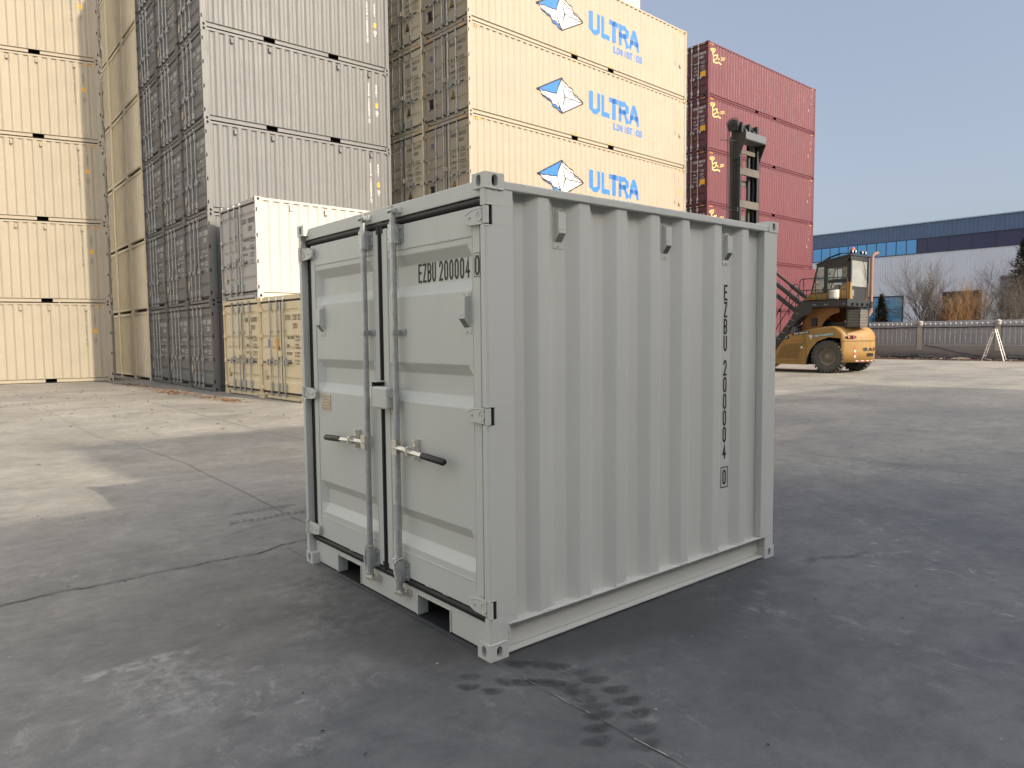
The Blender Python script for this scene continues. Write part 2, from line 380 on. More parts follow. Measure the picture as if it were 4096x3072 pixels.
def proto(L, H, mat, rods, hcs):
    key = (L, H, mat.name, rods)
    if key in PROTO: return PROTO[key]
    W = 2.438; p = {}
    cm = casting_mesh(.178, .162, .118, .062, .05, .08, mat, False), casting_mesh(.178, .162, .118, .062, .05, .08, mat, True)
    p['cast'] = cm
    # frame
    m = MB()
    for y0, y1, yi in ((.006, .05, .13), (W-.006, W-.05, W-.13)):
        m.box(.006, .165, y0, y1, .118, H-.118)                     # door post side plate
        m.box(L-.115, L-.006, y0, yi, .118, H-.118)                 # front post
        m.box(.166, L-.116, y0+(.002 if y0 < 1 else -.002), yi-(.05 if y0 < 1 else -.05), H-.078, H-.016)   # top rail
        ym = .045 if y0 < 1 else W-.045
        segs = [.166, L-.12]; c = L/2
        if L > 5: segs = [.166, c-1.035-.175, c-1.035+.175, c+1.035-.175, c+1.035+.175, L-.12]
        for a, b in zip(segs[::2], segs[1::2]):
            m.box(a, b, ym, ym+(.03 if y0 < 1 else -.03), .03, .152)
            m.box(a, b, y0+(.004 if y0 < 1 else -.004), ym+(.03 if y0 < 1 else -.03), .022, .03)
        m.box(.166, L-.12, y0, ym+(.032 if y0 < 1 else -.032), .153, .160)
        for a, b in zip(segs[1:-1:2], segs[2:-1:2]):
            m.box(a, b, ym, ym+(.3 if y0 < 1 else -.3), .022, .028, 1); m.box(a, b, ym+(.3 if y0 < 1 else -.3), ym+(.305 if y0 < 1 else -.305), .028, .153, 1)
    m.box(.03, .13, .16, W-.16, H-.115, H-.012)                      # door header
    m.box(.04, .13, .3, W-.3, .02, .15); m.box(.04, .13, .16, W-.16, .10, .148)
    m.box(L-.09, L-.012, .16, W-.16, H-.10, H-.012); m.box(L-.09, L-.012, .16, W-.16, .1, .16)
    m.box(.13, L-.09, .08, W-.08, .150, .16, 1); m.box(.14, L-.1, .06, W-.06, H-.05, H-.03)
    if hcs:                                                          # hazard stripes on the top corners
        for (x0, x1) in ((.2, .55), (L-.58, L-.2)):
            n = 4
            for i in range(n):
                a = x0+(x1-x0)*i/n
                for yy in (.004, W-.004): m.quad((a, yy, H-.15), (a+.035, yy, H-.15), (a+.065, yy, H-.09), (a+.03, yy, H-.09), 2 if i % 1 == 0 else 1)
        for i in range(4):
            for y in (.24, W-.5):
                a = y+i*.07; m.quad((.026, a, H-.1), (.026, a+.035, H-.1), (.026, a+.02, H-.03), (.026, a-.015, H-.03), 2)
    p['frame'] = m.mesh('frame', [mat, DARKIN, STRAW])
    m = MB(); corr(m, L, .014, 1, .158, H-.075); p['side'] = m.mesh('side_panel', [mat])
    m = MB(); corr(m, L, W-.014, -1, .158, H-.075); p['side2'] = m.mesh('side_panel', [mat])
    # end wall
    m = MB(); y = .13; ys = []
    k = 0; yy = .13
    pts = [(.13, 0)]
    while yy < W-.13-.2:
        pts += [(yy+.05, 0), (yy+.08, .048), (yy+.16, .048), (yy+.19, 0)]; yy += .222
    pts.append((W-.13, 0)); v = []
    for a, d in pts: v += [(L-.03-d, a, .15), (L-.03-d, a, H-.09)]
    m.add(v, [(2*i, 2*i+2, 2*i+3, 2*i+1) for i in range(len(pts)-1)]); p['end'] = m.mesh('end_panel', [mat])
    # door leaves
    z0, z1 = .205, H-.165; xs = .045
    for nm, ya, yb in (('door', .075, W/2-.022), ('door2', W/2+.022, W-.075)):
        m = MB(); fr = .06
        m.box(xs, xs+.045, ya, ya+fr, z0, z1); m.box(xs, xs+.045, yb-fr, yb, z0, z1)
        m.box(xs+.002, xs+.043, ya+fr, yb-fr, z0, z0+.07); m.box(xs+.002, xs+.043, ya+fr, yb-fr, z1-.07, z1)
        zz = [z0+.07]+[c for c in dcuts(z0, z1) if z0+.07 < c < z1-.07]+[z1-.07]
        yy = [ya+fr, ya+fr+.012, ya+fr+.06, yb-fr-.06, yb-fr-.012, yb-fr]; yd = [0, 0, 1, 1, 0, 0]
        v = [(xs+.004+min(dprof(z, z0, z1), .032*d), y, z) for z in zz for y, d in zip(yy, yd)]
        k = len(yy)
        m.add(v, [(i*k+j, i*k+j+1, (i+1)*k+j+1, (i+1)*k+j) for i in range(len(zz)-1) for j in range(k-1)])
        p[nm] = m.mesh('door', [mat])
    m = MB(); g = .022
    m.box(xs+.012, xs+.03, .05, W-.05, z1, z1+.045); m.box(xs+.012, xs+.03, .05, W-.05, z0-.05, z0)
    m.box(xs-.004, xs+.03, W/2-g, W/2+g, z0, z1); m.box(xs+.012, xs+.03, .05, .076, z0, z1); m.box(xs+.012, xs+.03, W-.076, W-.05, z0, z1)
    p['gasket'] = m.mesh('gasket', [BLACKRUB])
    # lock rods with cams, brackets
    rv = {4: (.64, 1.07, 1.36, 1.79), 3: (1.02, 1.40, 1.80)}[rods]; p['rods'] = []
    for y in rv:
        m = MB(); m.cyl((.012, y, .10), (.012, y, H-.07), .017, 10)
        for z in (.13, H-.09):
            m.box(-.03, .03, y-.035, y+.035, z-.03, z+.03, 0); m.box(-.005, .04, y-.055, y+.02, z-.018, z+.018, 0)
        for a, b in ((.24, .40), (H-.36, H-.2)): m.box(-.014, .044, y-.055, y+.032, a, b)
        for z in (H*.40, H*.66): m.box(-.012, .044, y-.05, y+.03, z-.02, z+.02)
        p['rods'].append(m.mesh('lock_rod', [GALV]))
    p['rv'] = rv; m = MB()
    m.box(-.03, .01, -.03, .03, -.05, .05); m.box(-.014, .0, -.24, -.03, -.014, .014); m.box(-.025, .04, -.16, -.125, -.07, .07); m.box(-.022, .002, -.42, -.24, -.018, .018, 1)
    p['handle'] = m.mesh('door_handle', [GALV, BLACKPL])
    m = MB(); m.box(-.02, .04, -.05, .08, -.07, .07); p['lockbox'] = m.mesh('lock_box', [mat])
    m = MB()
    m.box(-.004, .042, -.125, 0, -.045, .045); m.cyl((.014, .006, -.05), (.014, .006, .05), .016, 8)
    p['hinge'] = m.mesh('hinge', [mat])
    m = MB(); m.box(.02, .055, -.003, .01, -.05, .05); p['notch'] = m.mesh('hinge_slot', [DARKIN])
    m = MB(); m.prism([(0, 0), (-.035, .02), (-.035, .15), (0, .17)], 'x', -.035, .035); p['vent'] = m.mesh('vent', [mat])
    PROTO[key] = p; return p
def lab(L_, H, side, col, txt, iso, k70, ink, fars=False):
    return None
def container(x, y, z, rz, L, H, mat, rods, label, code='', iso='', check='', ink=0, side=None, vents=(), group=None, door_marks=True, extra=None, sidemarks=True, detail=True, name='shipping_container', plate=True):
    """local origin: bottom corner of the door end; door end faces -x, side y=0 faces -y"""
    W = 2.438; hc = H > 2.7; p = proto(L, H, mat, rods, hc)
    t = thing(name, label, 'container', (x, y, z), rz, group)
    link(p['frame'], 'frame', t); link(p['side'], 'side_panel', t); link(p['side2'], 'side_panel', t); link(p['end'], 'end_panel', t)
    add_castings(t, L, W, H, .118, *p['cast'])
    if not detail: return t
    link(p['door'], 'door', t); link(p['door2'], 'door', t); link(p['gasket'], 'gasket', t)
    for yv, me in zip(p['rv'], p['rods']):
        r = link(me, 'lock_rod', t)
        h = link(p['handle'], 'door_handle', r); h.location = (.0, yv, H*.36)
        if yv > W/2: h.scale = (1, -1, 1)
    lb = link(p['lockbox'], 'lock_box', t); lb.location = (0, W/2+.01, H*.45)
    for hz in (.28, H*.36, H*.62, H-.33):
        for hy, s in ((.02, -1), (W-.02, 1)):
            h = link(p['hinge'], 'hinge', t); h.location = (-.004, hy, hz); h.scale = (1, s, 1)
            n = link(p['notch'], 'hinge_slot', t); n.location = (0, 0.004 if s < 0 else W-.004, hz); n.scale = (1, -s, 1)
    for u, far in vents:
        v = link(p['vent'], 'vent', t)
        v.location = (u, .012+D_*0 if not far else W-.012, H-.30); v.scale = (1, 1 if not far else -1, 1)
    mats = [INKDARK, INKWHITE, YEL, BLUE, LOGOW, STRAW, INKBROWN, PALEY]
    # lettering on the door leaf nearest y=0
    z0, z1 = .205, H-.165
    if door_marks and code:
        k = Ink(); T = .016
        k.text(code.split()[0], -1.0, H-.62, .13, .062, .016, T, ink); k.text(code.split()[1], -.60, H-.62, .13, .058, .013, T, ink)
        if check: k.text(check, -.14, H-.60, .11, .05, .01, .012, ink)
        k.text(iso, -.60, H-.82, .12, .058, .016, T, ink)
        rows = ('MAX.GROSS', '32,500 KG', '71,650 LB'), ('TARE', '3,800 KG', '8,380 LB'), ('PAYLOAD', '28,700 KG', '63,270 LB'), ('CU.CAP.', '76.4 CU.M.', '2,700 CU.FT')
        if iso[0] == '2': rows = ('MAX.GROSS', '30,480 KG', '67,200 LB'), ('TARE', '2,100 KG', '4,630 LB'), ('PAYLOAD', '28,380 KG', '62,570 LB'), ('CU.CAP.', '33.2 CU.M.', '1,172 CU.FT')
        zz = H-1.05
        for a, b, c in rows:
            k.text(a, -.95, zz-.03, .07, .033, .008, .009, ink)
            k.text(b, -.52, zz, .05, .025, .006, .007, ink); k.text(c, -.52, zz-.075, .05, .025, .006, .007, ink); zz -= .19
        if hc:
            k.poly([(-.98, .62), (-.76, .62), (-.80, .80), (-.86, .90)], 0); k.poly([(-.955, .64), (-.79, .64), (-.82, .79), (-.86, .86)], 2)
        cuts = dcuts(z0, z1)
        me = k.mesh('lettering', mats, lambda a, b, c: (.045+.0015+(.001 if abs(a) < .14 or abs(a) > 1.13 else 0)*0+dprof(b, z0, z1)*(1 if .2 < -a < 1.05 else 0)-.001, -a, b), cuts, 1)
        link(me, 'lettering', t)
    if plate:
        m = MB(); m.box(.038, .05, W-.3, W-.18, H*.19, H*.28); m.build('data_plate', PLATE, t)
    if sidemarks and (code or side):
        k = Ink()
        if code:
            full = code+' '+(check or '1')
            Ls = L
            if hc:
                uo = L-.82; zt = 2.60
                kt = .02 if L > 7 else .013
                k.vtext(full, uo, zt, .092, .056, .105, kt, ink, True)
                k.vtext(iso, uo+.29, 2.45, .08, .05, .1, kt, ink)
                k.rect(uo+.24, uo+.34, 1.80, 1.95, 2); k.text('2.9M', uo+.25, 1.885, .045, .016, .005, .006, 0); k.text('96', uo+.265, 1.82, .045, .02, .008, .006, 0)
                if L > 7: k.poly([(uo+.22, 1.26), (uo+.42, 1.26), (uo+.38, 1.36), (uo+.3, 1.45)], 0); k.poly([(uo+.24, 1.275), (uo+.39, 1.275), (uo+.36, 1.35), (uo+.3, 1.425)], 2)
                else: k.line([(uo+.24, 1.5), (uo+.34, 1.5), (uo+.34, 1.6), (uo+.24, 1.6), (uo+.24, 1.5)], .01, ink); k.text('IC', uo+.25, 1.52, .06, .03, .01, .009, ink); k.text('33', uo+.25, 1.42, .06, .03, .01, .009, ink)
            else:
                uo = L-.77; zt = 2.12
                k.vtext(full, uo, zt, .092, .05, .105, .013, ink, True)
                k.vtext(iso, uo+.28, 2.12, .08, .05, .105, .013, ink)
                k.rect(uo+.23, uo+.34, 1.37, 1.52, 2); k.text('2.6M', uo+.24, 1.455, .045, .016, .006, .006, 0); k.text('86', uo+.255, 1.39, .045, .02, .008, .006, 0)
                k.line([(uo+.23, 1.17), (uo+.34, 1.17), (uo+.34, 1.26), (uo+.23, 1.26), (uo+.23, 1.17)], .01, ink); k.text('IC', uo+.245, 1.185, .06, .03, .01, .009, ink); k.text('70', uo+.245, 1.08, .06, .03, .01, .009, ink)
        if side: side(k)
        fold = sfolds(L)
        if side == 'far' or extra == 'far':
            fold = [L-q for q in fold]
            me = k.mesh('lettering', mats, lambda a, b, c: (L-a, W-.014-(sprof(L-a) if .17 < L-a < L-.12 else -.008)+.0025, b), fold, 0)
        else:
            me = k.mesh('lettering', mats, lambda a, b, c: (a, .014+(sprof(a) if .17 < a < L-.12 else -.01)-.0025, b), fold, 0)
        link(me, 'lettering', t)
    return t

HC, ST, W20 = 2.896, 2.591, 2.438+.03
# ---- stack A: cream high cubes, long side to the camera, lettered end at right
thA = R(-12.82); A0 = Vector((3.677, 27.504))
ra = thA+math.pi; off = Matrix.Rotation(ra, 2) @ Vector((0, 2.438))
ordA = ('bottom', 'second from the ground', 'third from the ground', 'fourth from the ground', 'fifth from the ground, cut by the top of the photo', 'top')
codesA = (('HPXU 230018', '2'), ('HPXU 230019', '8'), ('HPXU 230016', '1'), ('HPXU 230017', '7'), ('HPXU 230014', '0'), ('HPXU 230013', '4'))
for i in range(6):
    container(A0.x-off.x, A0.y-off.y, i*HC+.002*i, ra, 6.058, HC, CREAM, 4, 'cream container at far left, '+ordA[i] if i < 5 else 'cream high container on top of the leftmost stack above the frame',
              codesA[i][0], '25G1', codesA[i][1], 6, vents=[(.785, True), (1.93, True), (2.8, True), (3.9, True), (4.9, True)], group='cream containers stacked at the left', extra='far', door_marks=False, plate=False)
# ---- stack C: slate grey, doors to the left
thC = R(-.18); C0 = Vector((4.645, 18.948))
ordC = ('ground', 'second', 'third', 'fourth', 'fifth', 'sixth', 'seventh', 'eighth'); colC = ('column next to the white container', 'middle of the three door columns', 'column next to the beige end walls')
numC = (('126907', '126905', '126902', '126937', '126903', '126911', '126912', '126913'), ('126931', '126911', '126961', '126951', '126915', '126916', '126917', '126918'), ('126941', '126975', '126965', '126944', '126923', '126925', '126926', '126928'))
def pC(u, v): return C0.x+math.cos(thC)*u-math.sin(thC)*v, C0.y+math.sin(thC)*u+math.cos(thC)*v
rnd = random.Random(4)
for j in range(3):
    for i in range(8 if j == 0 else 7):
        x, y = pC(rnd.uniform(-.015, .015)+(.45 if i == 7 else 0), j*W20)
        container(x, y, i*(ST+.002), thC, 6.058, ST, SLATE, 3, 'slate grey container, %s tier, %s' % (ordC[i], colC[j]),
                  'CWWU '+numC[j][i], '22G1', '1', 1, vents=[(.87, False), (1.99, False), (4.2, False), (5.3, False)] if j == 0 else (), group='slate grey stacked containers with doors at left', sidemarks=(j == 0), name='shipping_container')
# ---- stack B: beige end walls beside C
for j in range(3):
    for i in range(7):
        x, y = pC(6.058+rnd.uniform(-.012, .012), (3+j)*W20+2.438)
        container(x, y, i*(ST+.002), thC+math.pi, 6.058, ST, TAN2, 4, 'beige container showing its end wall, %s tier, %s column left of the grey doors' % (ordC[i], ('first', 'second', 'third')[j]),
                  detail=False, group='beige containers showing end walls')
# ---- stack D: tan pair with the white one on top
thD = R(2.57); D0 = Vector((4.873, 15.897))
def pD(v): return D0.x-math.sin(thD)*v, D0.y+math.cos(thD)*v
x, y = pD(0); container(x, y, 0, thD, 6.058, ST, TAN, 4, 'tan container with four lock rods directly under the white container', 'HHXU 342001', '22G1', '', 0, sidemarks=False)
x, y = pD(0); container(x, y, ST+.002, thD, 6.058, ST, WHITEP, 3, 'white container standing on a tan container, brightly sunlit side', 'DJCU 209935', '22G1', '', 0, vents=[(.98, False), (2.0, False), (4.2, False)], sidemarks=False)
x, y = pD(-2.438-.06); t = container(x-.02, y, 0, thD, 6.058, ST, TAN, 3, 'tan container with three lock rods and a blue and an orange sticker', 'CWWU 226122', '22G1', '', 0, sidemarks=False)
m = MB(); m.box(.040, .044, 1.88, 2.00, 1.30, 1.52); m.build('blue_sticker', flat('dull_blue_sticker', (.12, .18, .34), .5), t)
m = MB(); m.prism([(1.62, 1.52), (1.36, 1.52), (1.44, 1.12), (1.50, 1.10)], 'x', .041, .044); o = m.build('orange_sticker', YEL, t)
# ---- stack E: pale cream 40 ft with big blue lettering
thE = R(2.96); E0 = Vector((11.947, 16.179))
def wavy(p, q, n, amp, ph=0):
    p, q = Vector(p), Vector(q); d = q-p; nn = Vector((-d.y, d.x)).normalized(); out = []
    for i in range(n+1):
        t = i/n; out.append(tuple(p+d*t+nn*amp*math.sin(t*math.pi*5+ph)*math.sin(math.pi*t)**.5))
    return out
def ultra(k):
    Lf, T, Rg, B, c1, c2 = (3.096, 1.42), (4.341, 2.055), (5.508, 1.40), (4.34, .81), (4.093, 1.452), (4.537, 1.429)
    e1 = wavy(Lf, B, 18, .03); e2 = wavy(T, Rg, 18, .03, 1); e1b = wavy(Lf, (4.30, .96), 18, .03); e2b = wavy((4.40, 1.86), Rg, 18, .03, 1)
    el = wavy(Lf, c1, 14, .012); er = wavy(c2, Rg, 12, .012)
    # white and blue cells laid side by side so that no two overlap
    k.poly([Lf]+el[1:]+[T], 3)
    k.poly([T, c1, B, c2], 4)
    for i in range(18): k.poly([e1[i], e1[i+1], e1b[i+1], e1b[i]], 3)
    k.poly([(4.30, .96), B, c1], 4); 
    k.poly(e1b+el[::-1][:-1], 4)
    for i in range(18): k.poly([e2[i], e2[i+1], e2b[i+1], e2b[i]], 4)
    k.poly(e2b+er[::-1][:-1]+[c2], 4); k.poly([c2, B, Rg]+er[::-1][1:-1], 4); k.poly([T, (4.40, 1.86), c2], 4)
    def ln(p, t=.045): inkl.append((p, t))
    inkl = []
    ln([Lf, T]); ln(e1); ln(e1b, .034); ln(e2); ln(e2b, .034); ln([B, Rg]); ln([T, c1, B]); ln([T, c2, B]); ln(el, .034); ln(er, .034)
    k2 = k.over
    for p, t in inkl: k2.line(p, t, 0)
    t = .185; x = 5.864
    for ch, wd in (('U', .62), ('L', .50), ('T', .56), ('R', .60), ('A', .68)):
        for st in G[ch]: k2.line([(x+t/2+a*(wd-t), 1.165+t/2+b/2*(.80-t)) for a, b in st], t if ch != 'A' else .165, 3, 1)
        x += wd+{'U': .06, 'L': -.02, 'T': .02, 'R': .02, 'A': 0}[ch]
    k2.text('LOGISTICS', 7.285, .785, .26, .162, .040, .052, 3)
    for u in (4.97, 7.05): k2.text('EMPTY LIFT ONLY', u-.1, .195, .055, .018, .005, .009, 2)
def with_over(fn):
    def g(k):
        k.over = Ink(); fn(k); k.overs = k.over
    return g
ordE = ('ground', 'second', 'third', 'fourth', 'fifth', 'sixth')
codesE = (('HHXU 348219', '6'), ('HHXU 348220', '7'), ('HHXU 348221', '2'), ('HHXU 348222', '8'), ('HHXU 348223', '3'))
def side_sheet(t, fn, L, z_off=.004):
    k = Ink(); k.over = Ink(); fn(k)
    mats = [INKDARK, INKWHITE, YEL, BLUE, LOGOW, STRAW, INKBROWN, PALEY]
    for kk, o in ((k, .0025), (k.over, .0055)):
        if kk.p:
            me = kk.mesh('lettering', mats, lambda a, b, c, o=o: (a, .014+(sprof(a) if .17 < a < L-.12 else -.01)-o, b), sfolds(L), 0)
            link(me, 'lettering', t)
for i in range(5):
    t = container(E0.x, E0.y, i*HC, thE, 12.192, HC, CREAM2, 4, 'long cream container with blue diamond logo and big blue letters, %s tier' % ordE[i], codesE[i][0], '45G1', codesE[i][1], 6 if 0 else 0, group='long cream containers with blue lettering')
    side_sheet(t, ultra, 12.192)
    m = MB(); m.box(.040, .044, 1.93, 2.16, .56, .88); m.build('dark_placard', BLACKPL, t)
    m = MB(); m.tube([(.040, 2.0+.07*math.cos(a*.45), 2.2+.09*math.sin(a*.45)) for a in range(15)], .008, 5); m.box(.040, .043, 1.985, 2.015, 2.15, 2.25); m.build('round_emblem', flat('emblem_blue', (.06, .10, .2), .5), t)
codesE2 = ('HHXU 347975', 'HHXU 347976', 'HHXU 347978', 'HHXU 343574', 'HHXU 343575', 'HHXU 343576')
for i in range(6):
    x, y = E0.x-math.sin(thE)*W20, E0.y+math.cos(thE)*W20
    container(x-.03, y, i*HC, thE, 12.192, HC, CREAM2 if 0 else paint('beige_paint', (.70, .60, .42), .48, .05, .1), 4, 'long beige container behind the blue lettered stack, %s tier, doors half hidden' % ordE[i], codesE2[i], '45G3', '0', 0, group='long beige containers behind the lettered stack')
# ---- stack F: red
thF = R(1.25); F0 = Vector((31.739, 21.056))
def redlogo(k):
    q = k.over
    def P(X, Y): return (.29+(X-725)*.00384, 2.57-((Y-265)-.48*(X-725))*.0021)
    for cx, cy, r in ((748, 300, 24), (800, 312, 30)):
        q.line([P(cx+r*math.cos(a), cy+.9*r*math.sin(a)+.48*0) for a in [j*.7 for j in range(9)]], .030, 7)
    q.line([P(740, 330), P(765, 380), P(815, 370), P(822, 320)], .035, 7)
    q.line([P(765, 385), P(778, 480), P(775, 590)], .060, 7)
    q.line([P(778, 480), P(830, 455), P(890, 455), P(880, 530), P(830, 570), P(775, 590)], .045, 7)
    q.line([P(770, 595), P(830, 648), P(930, 650), P(975, 705)], .060, 7)
    x = 890
    for ch in 'YIZOC':
        for st in G[ch]: q.line([(P(x, 530)[0]+a*.10, P(x, 590)[1]+b*.07) for a, b in st], .020, 7)
        x += 42
codesF = (('YZCU 260433', '6'), ('YZCU 260434', '1'), ('YZCU 260435', '7'), ('YZCU 260438', '4'), ('YZCU 260437', '8'), ('YZCU 260436', '3'))
for i in range(6):
    x, y = F0
    if i < 2: x += .9
    t = container(x, y, i*HC, thF, 12.192, HC, RED, 4, 'long red container with small yellow logo, %s tier' % (ordE[i]+(' (top)' if i == 5 else '')), codesF[i][0], '45G1', codesF[i][1], 1, group='red containers stacked behind the lift truck')
    side_sheet(t, redlogo, 12.192)
    m = MB(); m.box(.036, .042, .19, .52, 1.05, 1.36); m.build('caution_sticker', YEL, t)
# ---- stacks behind the photographer that shade the yard
def rear(x, y, n, H, L, who):
    for i in range(n):
        container(x, y-2.438, i*H, 0, L, H, SLATE, 4, '%s container behind the photographer, %s tier, %s stack' % ('grey', ordE[i], who), detail=False, group='containers stacked behind the photographer')
rear(4.1, -15.3, 5, HC, 6.058, 'middle'); rear(5.4, -17.8, 5, HC, 6.058, 'added gap-closing second row')  # unseen second row added to close a sunlit slit between stacks
rear(11.40, -15.2, 5, ST, 12.192, 'long')
rear(-8.12, -14.95, 4, HC, 12.192, 'left'); rear(-14.3, -14.95, 4, HC, 6.058, 'far left')
# ================================================================== the small grey container in the middle
L, W, H = 2.496, 2.062, 2.283
root = thing('shipping_container', 'small light grey container alone in the middle of the yard, black gasketed double doors', 'container')
cmb = casting_mesh(.112, .10, .076, .034, .034, .056, GREY, False); cmt = casting_mesh(.112, .10, .070, .036, .034, .054, GREY, True)
for x, sx in ((0, 1), (L, -1)):
    for y, sy in ((0, 1), (W, -1)):
        for z, me in ((0, cmb), (H-.070, cmt)):
            o = link(me, 'corner_casting', root, bevel=.003); o.location = (x, y, z); o.scale = (sx, sy, 1)
HZ = ((.205, .285), (1.128, 1.205), (2.052, 2.132))                 # hinge heights
def post(y0, s):
    """door post: side plate with hinge openings and a rounded front lip; s=+1 for the near post"""
    m = MB(); Y = lambda q: y0+s*q
    cuts = [.076]+[c for a, b in HZ for c in (a-.004, b+.004)]+[H-.070]
    for i in range(len(cuts)-1):
        a, b = cuts[i], cuts[i+1]; notch = i % 2 == 1
        x1 = .165 if a > .1 else .165
        if notch: m.box(.044, .165, Y(.004), Y(.012), a, b)
        elif i == 0:
            m.box(.006, .116, Y(.004), Y(.012), a, .158); m.box(.016, .165, Y(.004), Y(.012), .158, b)
            m.tube([(.016, Y(.016), .158), (.016, Y(.016), b)], .012, 12)
            m.box(.0045, .016, Y(.005), Y(.045), a, .158)
            m.box(.004, .012, Y(.016), Y(.045), .158, b)
        else:
            m.box(.016, .165, Y(.004), Y(.012), a, b); m.tube([(.016, Y(.016), a), (.016, Y(.016), b)], .012, 12, caps=True)
            m.box(.004, .012, Y(.016), Y(.045), a, b)
    m.box(.012, .049 if s < 0 else .062, Y(.037), Y(.045), .076, H-.07)
    m.box(.062, .16, Y(.037), Y(.03), .076, H-.07)
    m.build('corner_post', GREY, root, bevel=.0015)
    d = MB(); 
    for a, b in HZ: d.box(.020, .05, Y(.0125), Y(.036), a-.004, b+.004)
    d.build('hinge_recess', DARKIN, root)
post(0, 1); post(W, -1)
for y0, s in ((0, 1), (W, -1)):
    m = MB(); Y = lambda q: y0+s*q
    m.box(2.332, 2.490, Y(.004), Y(.012), .160, H-.070); m.box(2.385, 2.490, Y(.004), Y(.012), .076, .160); m.box(2.332, 2.338, Y(.012), Y(.055), .160, H-.071)
    m.box(2.484, 2.490, Y(.012), Y(.11), .076, H-.070); m.box(2.385, 2.391, Y(.012), Y(.055), .03, .158)
    m.build('corner_post', GREY, root, bevel=.003)
    m = MB()
    m.box(.116, 2.385, Y(.001), Y(.062), .1515, .1585); m.box(.112, 2.385, Y(.056), Y(.062), .020, .1515); m.box(.112, 2.385, Y(.014), Y(.056), .010, .020)
    m.build('bottom_rail', GREY, root, bevel=.0015)
    m = MB(); m.box(.112, 2.384, Y(.001), Y(.052), 2.212, 2.252); m.build('top_rail', GREY, root, bevel=.005)
# corrugated sides, fold positions measured on the real panel
OUT = [(.332, .401), (.615, .687), (.896, .973), (1.179, 1.253), (1.467, 1.532), (1.786, 1.856), (2.089, 2.156)]
SL = .062; DEP = .043
br = [(.165, DEP)]
for a, b in OUT: br += [(a-SL, DEP), (a, 0), (b, 0), (b+SL, DEP)]
br.append((2.334, DEP))
def mprof(u):
    for (a, d), (b, e) in zip(br, br[1:]):
        if a <= u <= b: return d+(e-d)*(u-a)/(b-a)
    return DEP
for y0, s in ((0, 1), (W, -1)):
    m = MB(); v = []
    rnd = random.Random(3)
    NZ = 2
    for u, d in br: v += [(u, y0+s*(.012+d), .157), (u, y0+s*(.012+d), 2.214)]
    m.add(v, [(2*i, 2*i+2, 2*i+3, 2*i+1) for i in range(len(br)-1)])
    side_o = m.build('side_panel', GREY, root)
    b = side_o.modifiers.new('bend', 'BEVEL'); b.width = .006; b.segments = 2; b.limit_method = 'ANGLE'; b.angle_limit = R(15)
    # painted-over weld beads along the ledge, the post and the plate seams
    w_ = MB(); rnd = random.Random(9); path = []
    for (a, d), (c, e) in zip(br, br[1:]):
        n = max(2, int((c-a)/.018))
        for k in range(n):
            t = k/n; path.append((a+(c-a)*t, y0+s*(.008+d+(e-d)*t+rnd.uniform(-.0015, .0015)), .160+rnd.uniform(-.001, .002)))
    w_.tube(path, .0042, 6, radii=[.0042+rnd.uniform(-.0012, .0014) for _ in path])
    for u in (.168,):
        pp = [(u, y0+s*(.010+rnd.uniform(-.001, .001)), .17+k*.05) for k in range(41)]; w_.tube(pp, .003, 5)
    w_.build('weld_bead', GREY, root)
    q = MB()
    for u, dd in ((1.303, DEP), (1.738, DEP*0+.036)): q.box(u-.0012, u+.0012, y0+s*(.012+dd-.0012), y0+s*(.014+dd), .165, 2.205)
    q.build('panel_seam', flat('seam_grey', (.22, .23, .22), .7), root)  # darker grey line along each plate seam
w_ = MB(); rnd = random.Random(5)
for P in ([(.004+.0035*k, .002, H-.072+rnd.uniform(-.002, .002)) for k in range(31)], [(0.003, .004+.01*k, .079) for k in range(5)], [(.004+.01*k, .003, .079+rnd.uniform(-.002, .002)) for k in range(12)],
          [(.117, .004, .08+.01*k) for k in range(8)], [(2.384, .003, .085+.01*k) for k in range(8)], [(.117+.012*k, .003, .1605+rnd.uniform(-.001, .001)) for k in range(5)], [(2.372, .0, 2.215+.008*k) for k in range(5)]):
    w_.tube(P, .0045, 6, radii=[.0045+rnd.uniform(-.0015, .002) for _ in P])
w_.build('weld_bead', GREY, root)
# end wall, roof, floor
m = MB(); v = []; yy = .06; pts = [(.05, 0)]
while yy < W-.3: pts += [(yy+.03, 0), (yy+.08, .035), (yy+.15, .035), (yy+.2, 0)]; yy += .24
pts.append((W-.05, 0))
for a, d in pts: v += [(L-.02-d, a, .12), (L-.02-d, a, 2.22)]
m.add(v, [(2*i, 2*i+2, 2*i+3, 2*i+1) for i in range(len(pts)-1)]); m.build('end_panel', GREY, root)
m = MB(); m.box(2.42, 2.486, .1, W-.1, .012, .12); m.box(2.42, 2.486, .1, W-.1, 2.2, 2.262); m.build('end_rail', GREY, root, bevel=.004)
m = MB(); v = []; x = .10; pts = [(.09, 0)]
while x < 2.3: pts += [(x+.03, 0), (x+.06, .02), (x+.13, .02), (x+.16, 0)]; x += .2
pts.append((2.43, 0))
for a, d in pts: v += [(a, .05, 2.245-d), (a, W-.05, 2.245-d)]
m.add(v, [(2*i, 2*i+2, 2*i+3, 2*i+1) for i in range(len(pts)-1)]); m.build('roof', GREY, root)
m = MB(); m.box(.11, 2.42, .07, W-.07, .125, .15); m.build('floor', DARKIN, root)
